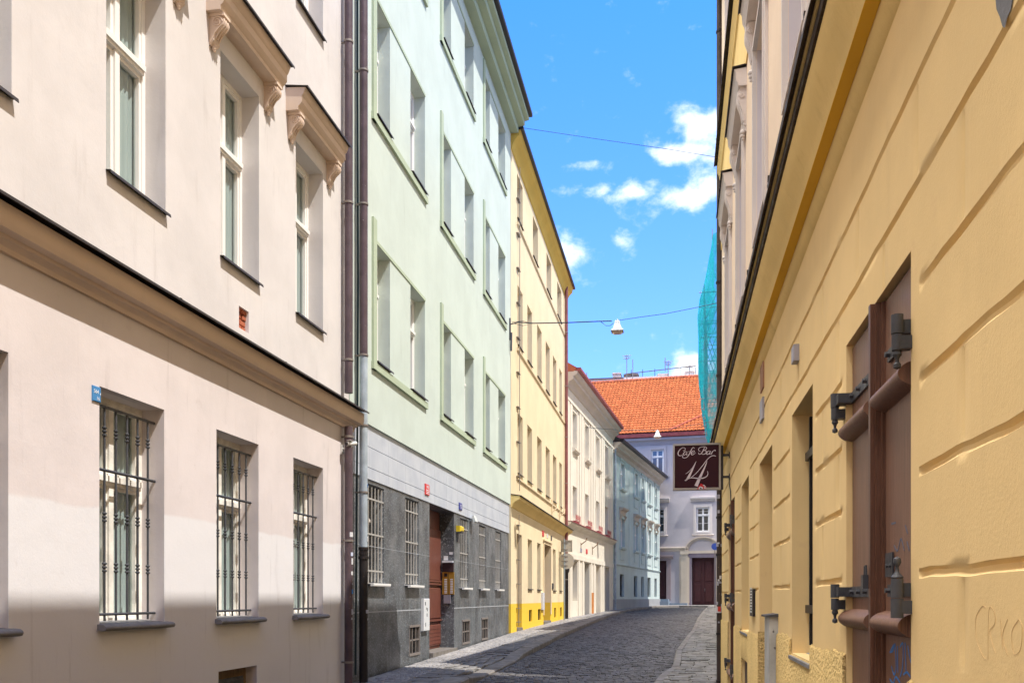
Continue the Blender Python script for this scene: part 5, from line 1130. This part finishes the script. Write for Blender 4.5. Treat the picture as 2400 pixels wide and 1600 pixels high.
stroke([(955,292,1),(920,370,1.7),(882,430,1.5),(840,457,1),(811,440,1.2),(818,415,.8)]); stroke([(860,385,.5),(822,372,.9),(810,328,1.1),(850,286,1),(920,274,1),(982,280,1.1),(1006,310,1.6),(985,345,1.1),(930,366,.6),(976,370,1),(1001,402,1.7),(980,442,1.5),(920,460,1),(878,446,.5)])
stroke([(1092,388,.8),(1052,382,1),(1012,420,1.5),(1010,456,1.5),(1040,462,1),(1078,425,.7),(1102,385,1)]); stroke([(1104,384,1),(1078,440,1.5),(1088,464,1),(1118,440,.5)])
stroke([(1152,385,1.2),(1135,430,1.6),(1120,466,1.2)]); stroke([(1132,440,.5),(1165,392,.8),(1196,364,1.2),(1216,370,1.5),(1210,390,1.2)])
stroke([(752,630,.5),(700,740,1.6),(640,870,2.4),(580,990,3.4),(548,1045,3.2),(505,1088,1.6),(472,1096,1.4)], 17); stroke([(690,735,.5),(640,810,.7),(560,890,.9),(492,936,.8)]); stroke([(500,1080,1),(560,1062,1.2),(600,1036,.6)])
stroke([(1230,516,1),(1190,500,1.2),(1125,508,1.2),(1040,572,1.2),(950,685,1.2),(850,812,1.1),(740,935,1),(610,1040,.9),(560,1062,.5)]); stroke([(600,1042,1),(680,1038,1.4),(800,1052,1.8),(920,1048,1.7),(1005,1008,1.3),(1036,950,1),(1028,880,.7)])
stroke([(1018,628,.6),(970,760,1.7),(900,910,2.8),(830,1060,4.0),(785,1160,4.6),(750,1244,5.0)], 17)
child(lt, 'lettering', m_let, sign)
def tri(pts, mt, y, name):
    mb = MB(); q = lp([(a, b, 1) for a, b in pts]); mb.add([(a, y, b) for a, b, c in q], [tuple(range(len(q)))]); child(mb, name, mt, sign)
m_redst = mat('red_sticker', (.55,.03,.03), .5)
tri([(868,1178),(1002,1275),(985,1322),(765,1328)], m_redst, YS-t-.003, 'sticker'); tri([(905,1225),(940,1215),(990,1262),(960,1262)], m_st[0], YS-t-.005, 'sticker_stripe'); tri([(930,1285),(960,1270),(1000,1300),(960,1312)], m_st[0], YS-t-.005, 'sticker_stripe')
tri([(812,1285),(850,1255),(905,1272),(925,1325),(810,1327)], m_st[0], YS-t-.005, 'sticker_stripe'); tri([(845,1290),(870,1280),(880,1315),(850,1318)], m_st[5], YS-t-.007, 'sticker_stripe')
mb = MB(); y0 = YS-.1; mb.tube([(XR-.012, y0, ZY(1710,1120,YS)), (XR-.012, y0-.05, 2.80), (XR-.012, y0-.25, 2.72), (XR-.012, y0-.3, 2.6)], .006, 5); thing(mb, 'sign_cable', m_wire, (XR, y0, 2.7), 'thin cable running down the wall below the cafe sign arms', 'cable')
# traffic sign seen from behind
YT = 35.8; xt = XX(1322.5, YT); gt_ = g(YT)
t_ = empty('traffic_sign', (xt, YT, gt_), 0, 'round and square traffic signs on one grey pole, seen from behind beside the burgundy pipe', 'sign'); to = (-xt, -YT, -gt_)
mb = MB(); mb.tube([(xt, YT, gt_), (xt, YT, ZY(1322, 1262, YT))], .032, 10); mb.build('pole', mat('galvanised_pole', (.36,.42,.46), .35, .5), t_, to, smooth=40)
m_back = mat('sign_back_beige', (.50,.46,.37), .55); zc = ZY(1327, 1314, YT); xc = XX(1327, YT); n = 36
mb = MB(); mb.tube([(xc, YT+.04, zc), (xc, YT+.055, zc)], .305, 40); mb.tube([(xc, YT+.036, zc), (xc, YT+.045, zc)], [.312, .312], 40); mb.build('round_sign', m_back, t_, to, smooth=40)
xa, xb, za, zb = XX(1314, YT), XX(1341, YT), ZY(1327, 1293, YT), ZY(1327, 1265, YT)
mb = MB(); mb.box(xa, xb, YT+.04, YT+.05, za, zb); mb.box(xa, xb, YT+.025, YT+.04, za, za+.02); mb.box(xa, xb, YT+.025, YT+.04, zb-.02, zb); mb.box(xa, xa+.02, YT+.025, YT+.04, za, zb); mb.box(xb-.02, xb, YT+.025, YT+.04, za, zb); mb.build('square_sign', m_back, t_, to)
mb = MB()
for z in (zc+.18, zc-.18, zc, za+.1, zb-.1): mb.box(xt-.05, xt+.05, YT-.045, YT+.04, z-.015, z+.015); mb.box(xt-.12, xt+.14, YT+.028, YT+.038, z-.012, z+.012)
mb.build('clamp', m_ring, t_, to)
# plates, lamps and boxes on the left walls
def textmesh(body, size):
    cu = bpy.data.curves.new('t', 'FONT'); cu.body = body; cu.size = size; cu.align_x = 'CENTER'; cu.extrude = .0008
    o = bpy.data.objects.new('t', cu); COL.objects.link(o); dg = bpy.context.evaluated_depsgraph_get(); me = bpy.data.meshes.new_from_object(o.evaluated_get(dg)); bpy.data.objects.remove(o); return me
def wall_text(body, size, y, z, x, parent, mt, sx=1, name='lettering'):
    me = textmesh(body, size); me.transform(Matrix(((0,0,1,0),(sx,0,0,0),(0,1,0,0),(0,0,0,1)))); me.materials.clear(); me.materials.append(mt); me.name = name
    o = bpy.data.objects.new(name, me); COL.objects.link(o); o.parent = parent; l = parent.location; o.location = (x-l[0], y-l[1], z-l[2]); return o
m_platew = mat('plate_lettering_white', (.75,.78,.82), .5)
y0, y1 = L(214.5), L(233); z0, z1 = 3.045, 3.165; mb = MB(); mb.bbox(XW, XW+.014, y0, y1, z0, z1, .004)
o = thing(mb, 'hydrant_plate', mat('plate_blue', (.06,.23,.50), .4), (XW, y0, z0), 'small blue enamel plate with white figures at the corner of the barred window', 'plate')
ym = (y0+y1)/2; wall_text('564', .042, ym-.012, 3.108, XW+.0155, o, m_platew); wall_text('4', .03, ym+.042, 3.10, XW+.0155, o, m_platew); wall_text('16', .040, ym+.012, 3.058, XW+.0155, o, m_platew)
y = L(1004); mb = MB(); mb.bbox(XW-.035, XW-.015, y-.14, y+.14, 3.40, 3.60, .005); o = thing(mb, 'house_number_plate', mat('plate_red', (.62,.04,.04), .4), (XW, y, 3.5), 'red enamel house number plate on the grey stone band', 'plate')
wall_text('1402', .08, y, 3.52, XW-.0135, o, m_platew); mb = MB(); 
for zz in (3.485, 3.455, 3.425): mb.box(XW-.015, XW-.0135, y-.10, y+.10, zz, zz+.012)
child(mb, 'small_lettering', m_platew, o)
y = L(1082); mb = MB(); mb.bbox(XW-.035, XW-.015, y-.13, y+.13, 3.38, 3.53, .005); o = thing(mb, 'house_number_plate', mat('plate_navy', (.05,.06,.28), .4), (XW, y, 3.5), 'dark blue house number plate on the grey stone band right of the red one', 'plate'); wall_text('12', .12, y, 3.41, XW-.0135, o, m_platew)
y = L(1078.5); x = XW+gz; mb = MB(); mb.bbox(x, x+.11, y-.14, y+.16, ZZ(1078, 1246, XW), ZZ(1078, 1232, XW), .03); mb2 = MB(); o = thing(mb, 'alarm_box', mat('alarm_yellow', (.72,.52,.03), .4), (x, y, 2.6), 'bright yellow alarm box on the granite pier by the door', 'alarm box')
mb = MB(); mb.box(x, x+.02, y-.1, y-.06, ZZ(1078, 1270, XW), ZZ(1078, 1246, XW)); mb.box(x, x+.12, y-.15, y+.17, ZZ(1078, 1247.5, XW), ZZ(1078, 1246, XW)); child(mb, 'bracket', m_iron, o)
y = L(1108); mb = MB(); z = ZZ(1108, 1219, XW); mb.box(x, x+.06, y-.03, y+.03, z-.02, z+.02); mb.add([(x+.05,y-.12,z+.08),(x+.05,y+.12,z+.08),(x+.10,y+.12,z-.06),(x+.10,y-.12,z-.06),(x+.10,y-.12,z+.11),(x+.10,y+.12,z+.11),(x+.15,y+.12,z-.03),(x+.15,y-.12,z-.03)], [(0,1,2,3),(4,7,6,5),(0,4,5,1),(1,5,6,2),(2,6,7,3),(3,7,4,0)]); thing(mb, 'floodlight', mat('floodlight_white', (.6,.62,.6), .4), (x, y, z), 'small pale floodlight above the middle granite pier', 'floodlight')
y0, y1 = L(993.5), L(1006.5); z0, z1 = ZZ(1000, 1477, XW), ZZ(1000, 1402, XW); mb = MB(); mb.bbox(x, x+.06, y0, y1, z0, z1, .008); o = thing(mb, 'meter_cabinet', mat('cabinet_white', (.66,.68,.70), .5), (x, y0, z0), 'tall narrow white meter cabinet left of the red brown door', 'cabinet')
mb = MB(); mb.box(x+.06, x+.0615, y0+.06, y0+.11, z1-.12, z1-.06); mb.box(x+.06, x+.0615, y0+.14, y0+.17, z1-.2, z1-.16); mb.box(x+.06, x+.0615, y0+.18, y0+.22, z1-.33, z1-.27); mb.box(x+.06, x+.0615, y0+.08, y0+.12, z0+.08, z0+.15); mb.box(x+.06, x+.0615, y0+.2, y0+.24, z0+.36, z0+.42); child(mb, 'lock', m_iron, o)
# door bell board etc. on the far door jamb, facing the camera
def jamb(px0, px1, py0, py1, th, mt, name, label, cat, extra=None):
    X0, X1, za, zb = XX(px0, dR), XX(px1, dR), ZY(px0, py1, dR), ZY(px0, py0, dR); mb = MB(); mb.box(X0, X1, dR-th, dR-.001, za, zb); o = thing(mb, name, mt, (X0, dR-.001, za), label, cat)
    if extra: extra(o, X0, X1, za, zb)
    return o
m_brass = mat('brass', (.55,.36,.07), .3, .7)
def bells(o, X0, X1, za, zb):
    mb = MB(); w = X1-X0; h = zb-za
    for c in (0, 1):
        for r in range(9): zz = za+h*(.05+.075*r); mb.box(X0+w*(.18+.5*c), X0+w*(.40+.5*c), dR-.036, dR-.03, zz, zz+h*.04)
    child(mb, 'name_strips', m_st[0], o); mb = MB(); mb.box(X0+w*.16, X0+w*.42, dR-.036, dR-.03, za+h*.80, za+h*.95); mb.box(X0+w*.49, X0+w*.52, dR-.035, dR-.03, za, zb); child(mb, 'speaker_grille', m_black, o)
jamb(1037.5, 1065, 1340, 1392, .03, m_brass, 'doorbell_panel', 'polished brass doorbell board inside the dark granite door recess', 'doorbell panel', bells)
jamb(1039, 1064, 1318.5, 1339, .04, mat('notice_brown', (.05,.03,.035), .4), 'notice_case', 'dark brown notice case above the brass doorbell board', 'notice case')
jamb(1038.5, 1063, 1313.5, 1318, .09, mat('light_white', (.6,.62,.66), .4), 'door_light', 'thin white light fitting above the dark notice case', 'light')
jamb(1041, 1057, 1393, 1413, .05, mat('mailbox_grey', (.30,.29,.34), .4, .4), 'mailbox', 'grey metal mailbox under the brass doorbell board', 'mailbox')
jamb(1040, 1050, 1302, 1312, .006, m_st[0], 'paper_notice', 'larger of two paper notices on the dark door jamb', 'notice')
jamb(1053, 1061, 1293, 1299, .006, m_st[0], 'paper_notice', 'smaller upper paper notice on the dark door jamb', 'notice')
# security camera on the pink house
y = L(807)-.12; z = ZZ(805, 1050, XW); mb = MB(); mb.box(XW, XW+.03, y-.05, y+.02, z-.10, z+.03); mb.tube([(XW+.02,y-.02,z-.02),(XW+.12,y-.01,z-.03),(XW+.16,y,z+.02)], .012, 6)
o = thing(mb, 'security_camera', m_lampm, (XW, y, z), 'small grey security camera on a bent arm beside the brown drainpipe', 'camera', smooth=40)
mb = MB(); mb.tube([(XW+.11,y-.08,z+.03),(XW+.15,y+.01,z+.045),(XW+.18,y+.08,z+.06)], .03, 12); mb.box(XW+.11, XW+.17, y-.09, y+.07, z+.072, z+.078); child(mb, 'camera_housing', m_lampm, o, 40); mb = MB(); mb.tube([(XW+.106,y-.086,z+.028),(XW+.109,y-.08,z+.03)], .024, 12); child(mb, 'camera_lens', m_black, o)
# red window boxes of the cream house
def winbox(a, b, idx, lab):
    P = B4.at; z = 4.79; c = (a+b)/2; o = empty('window_box', B4.at(.0, c, z), TH2, lab, 'window box', 'window boxes on the cream house ledge'); mb = MB(); w = (b-a)/2+.05
    mb.box(.03, .14, -w*.8, w*.8, 0, .09); mb.build('planter', rusty('red_planter', (.22,.05,.06), .6) if 'red_planter' not in bpy.data.materials else bpy.data.materials['red_planter'], o)
    mb = MB()
    for zz in (.12, .34): mb.tube([(.17,-w,zz),(.17,w,zz)], .009, 5)
    for k in range(7):
        y = -w+2*w*k/6; mb.tube([(.17,y,.0),(.17,y,.34)], .007, 5)
        if k < 6:
            yc = y+w/6; mb.tube([(.175, yc+.07*math.cos(q*.9), .23+.07*math.sin(q*.9)) for q in range(8)], .006, 4)
    mb.build('railing', mat('red_iron', (.42,.06,.06), .5) if 'red_iron' not in bpy.data.materials else bpy.data.materials['red_iron'], o)
for i, (a, b) in enumerate(wu): winbox(a, b, i, ['red iron window box nearest the burgundy pipe', 'red iron window box second from the burgundy pipe', 'red iron window box third from the burgundy pipe', 'dark red window box in shade nearest the blue house'][i])
# small plates on the yellow and cream houses
def plate(B, px0, px1, py0, py1, mt, name, label, cat, th=.02, grp=None):
    u0, u1 = B.u(px0), B.u(px1); pm = (px0+px1)/2; z0, z1 = B.z(pm, py1), B.z(pm, py0)
    mb = MB(); mb.bbox(0, th, u0-(u0+u1)/2, u1-(u0+u1)/2, 0, z1-z0, .003); o = mb.build(name, mt); o.location = B.at(.001, (u0+u1)/2, z0); o.rotation_euler = (0, 0, B.rot); return tag(o, label, cat, grp)
m_pr, m_pb = bpy.data.materials['plate_red'], bpy.data.materials['plate_navy']
plate(B3, 1270.5, 1274, 1243, 1256, m_pr, 'house_number_plate', 'small red number plate above the yellow house doorway', 'plate'); plate(B3, 1281, 1283.5, 1250, 1260, m_st[0], 'house_number_plate', 'small white plate above the yellow house doorway', 'plate'); plate(B3, 1290.5, 1292.5, 1255, 1266, m_st[5], 'wall_plate', 'small dark plate right of the white one above the yellow doorway', 'plate')
plate(B4, 1359.5, 1363.5, 1284, 1293, m_st[2], 'house_number_plate', 'small grey plate on the cream shopfront wall', 'plate'); plate(B4, 1373, 1376.5, 1286, 1297, m_pr, 'house_number_plate', 'small red number plate on the cream shopfront wall', 'plate')
plate(B3, 1268, 1272.5, 1388, 1428, m_st[0], 'meter_cabinet', 'narrow white cabinet left of the yellow house doorway', 'cabinet', .06); plate(B3, 1293.5, 1296, 1366, 1380, m_st[5], 'intercom', 'small dark intercom right of the yellow house doorway', 'intercom', .03)
def bracket(B, px, py, lab):
    u, z = B.u(px), B.z(px, py); mb = MB(); mb.tube([(0,0,.0),(.22,.06,.18),(.26,.1,.32)], .025, 6); mb.tube([(0,0,-.3),(.0,0,.1)], .02, 6); o = mb.build('lamp_bracket', rusty('rusty_bracket', (.20,.12,.06), .7) if 'rusty_bracket' not in bpy.data.materials else bpy.data.materials['rusty_bracket']); o.location = B.at(.01, u, z); o.rotation_euler = (0, 0, B.rot); tag(o, lab, 'bracket', 'rusty brackets over the cream shopfront')
bracket(B4, 1361, 1276, 'rusty iron bracket above the grey plate'); bracket(B4, 1388, 1285, 'rusty iron bracket farther along the cream shopfront')
# things on the near right wall
def rplate(px0, px1, py0, py1, mt, name, label, cat, th=.015):
    u0, u1 = -Rr(px0), -Rr(px1); pm = (px0+px1)/2; z0, z1 = ZZ(pm, py1, XR), ZZ(pm, py0, XR); mb = MB(); a, b = min(u0, u1), max(u0, u1); mb.bbox(0, th, a-(a+b)/2, b-(a+b)/2, 0, z1-z0, .003); o = mb.build(name, mt); o.location = (XR, -(a+b)/2, z0); o.rotation_euler = (0, 0, math.pi); return tag(o, label, cat)
o = rplate(1763, 1770.5, 1380, 1443, m_black, 'intercom', 'tall black intercom panel with white marks between the two plain openings', 'intercom', .02)
mb = MB()
for k in range(9): mb.box(.020, .0215, -.10+.02*(k % 2), .05, .03+k*.024, .042+k*.024)
c = mb.build('lettering', m_platew, o)
m_cab = rusty('grey_cabinet_graffitied', (.47,.48,.47), .5, (.08,.08,.09), .9, vs=14)
u0 = -Rr(1812); mb = MB(); zt = 1.40; mb.bbox(0, .055, u0, u0+.30, g(5.2)+.02, zt-.02, .004); o = mb.build('meter_cabinet', m_cab, origin=(0, u0, g(5.2))); o.location = (XR, -u0, g(5.2)); o.rotation_euler = (0, 0, math.pi); tag(o, 'pale grey scribbled meter cabinet against the rough yellow plinth', 'cabinet')
mb = MB(); mb.prism([(0,zt-.02-g(5.2)),(.075,zt-.022-g(5.2)),(.075,zt-.01-g(5.2)),(0,zt+.0-g(5.2))], -.01, .32); mb.build('cabinet_lid', m_iron, o)
rplate(1868, 1873.5, 811, 849, m_st[2], 'wall_bracket', 'small grey metal bracket high on the yellow wall above the barred window', 'bracket', .03)
rplate(1784.5, 1791.5, 842, 914, rusty('faded_red_panel', (.45,.25,.16), .8, (.7,.6,.45), .9, vs=60), 'faded_street_plate', 'faded reddish plate high on the yellow wall', 'plate', .01); rplate(1785, 1791.5, 936, 986, m_st[2], 'street_plate', 'small grey white plate under the faded reddish one', 'plate', .015)
bs = XX(1675.5, 60.); zb_ = ZY(1675, 1280, 60.)
ts = empty('traffic_sign', (bs, 60., g(60)), 0, 'blue round traffic sign far down the street beside the arched gateway', 'sign'); t2 = (-bs, -60., -g(60))
mb = MB(); mb.tube([(bs, 60., zb_), (bs, 59.98, zb_)], .22, 28); mb.build('round_sign', mat('sign_blue', (.05,.10,.42), .4), ts, t2, smooth=40)
mb = MB(); mb.tube([(bs, 60.03, g(60)), (bs, 60.03, zb_+.2)], .03, 8); mb.build('pole', m_ring, ts, t2, smooth=40)
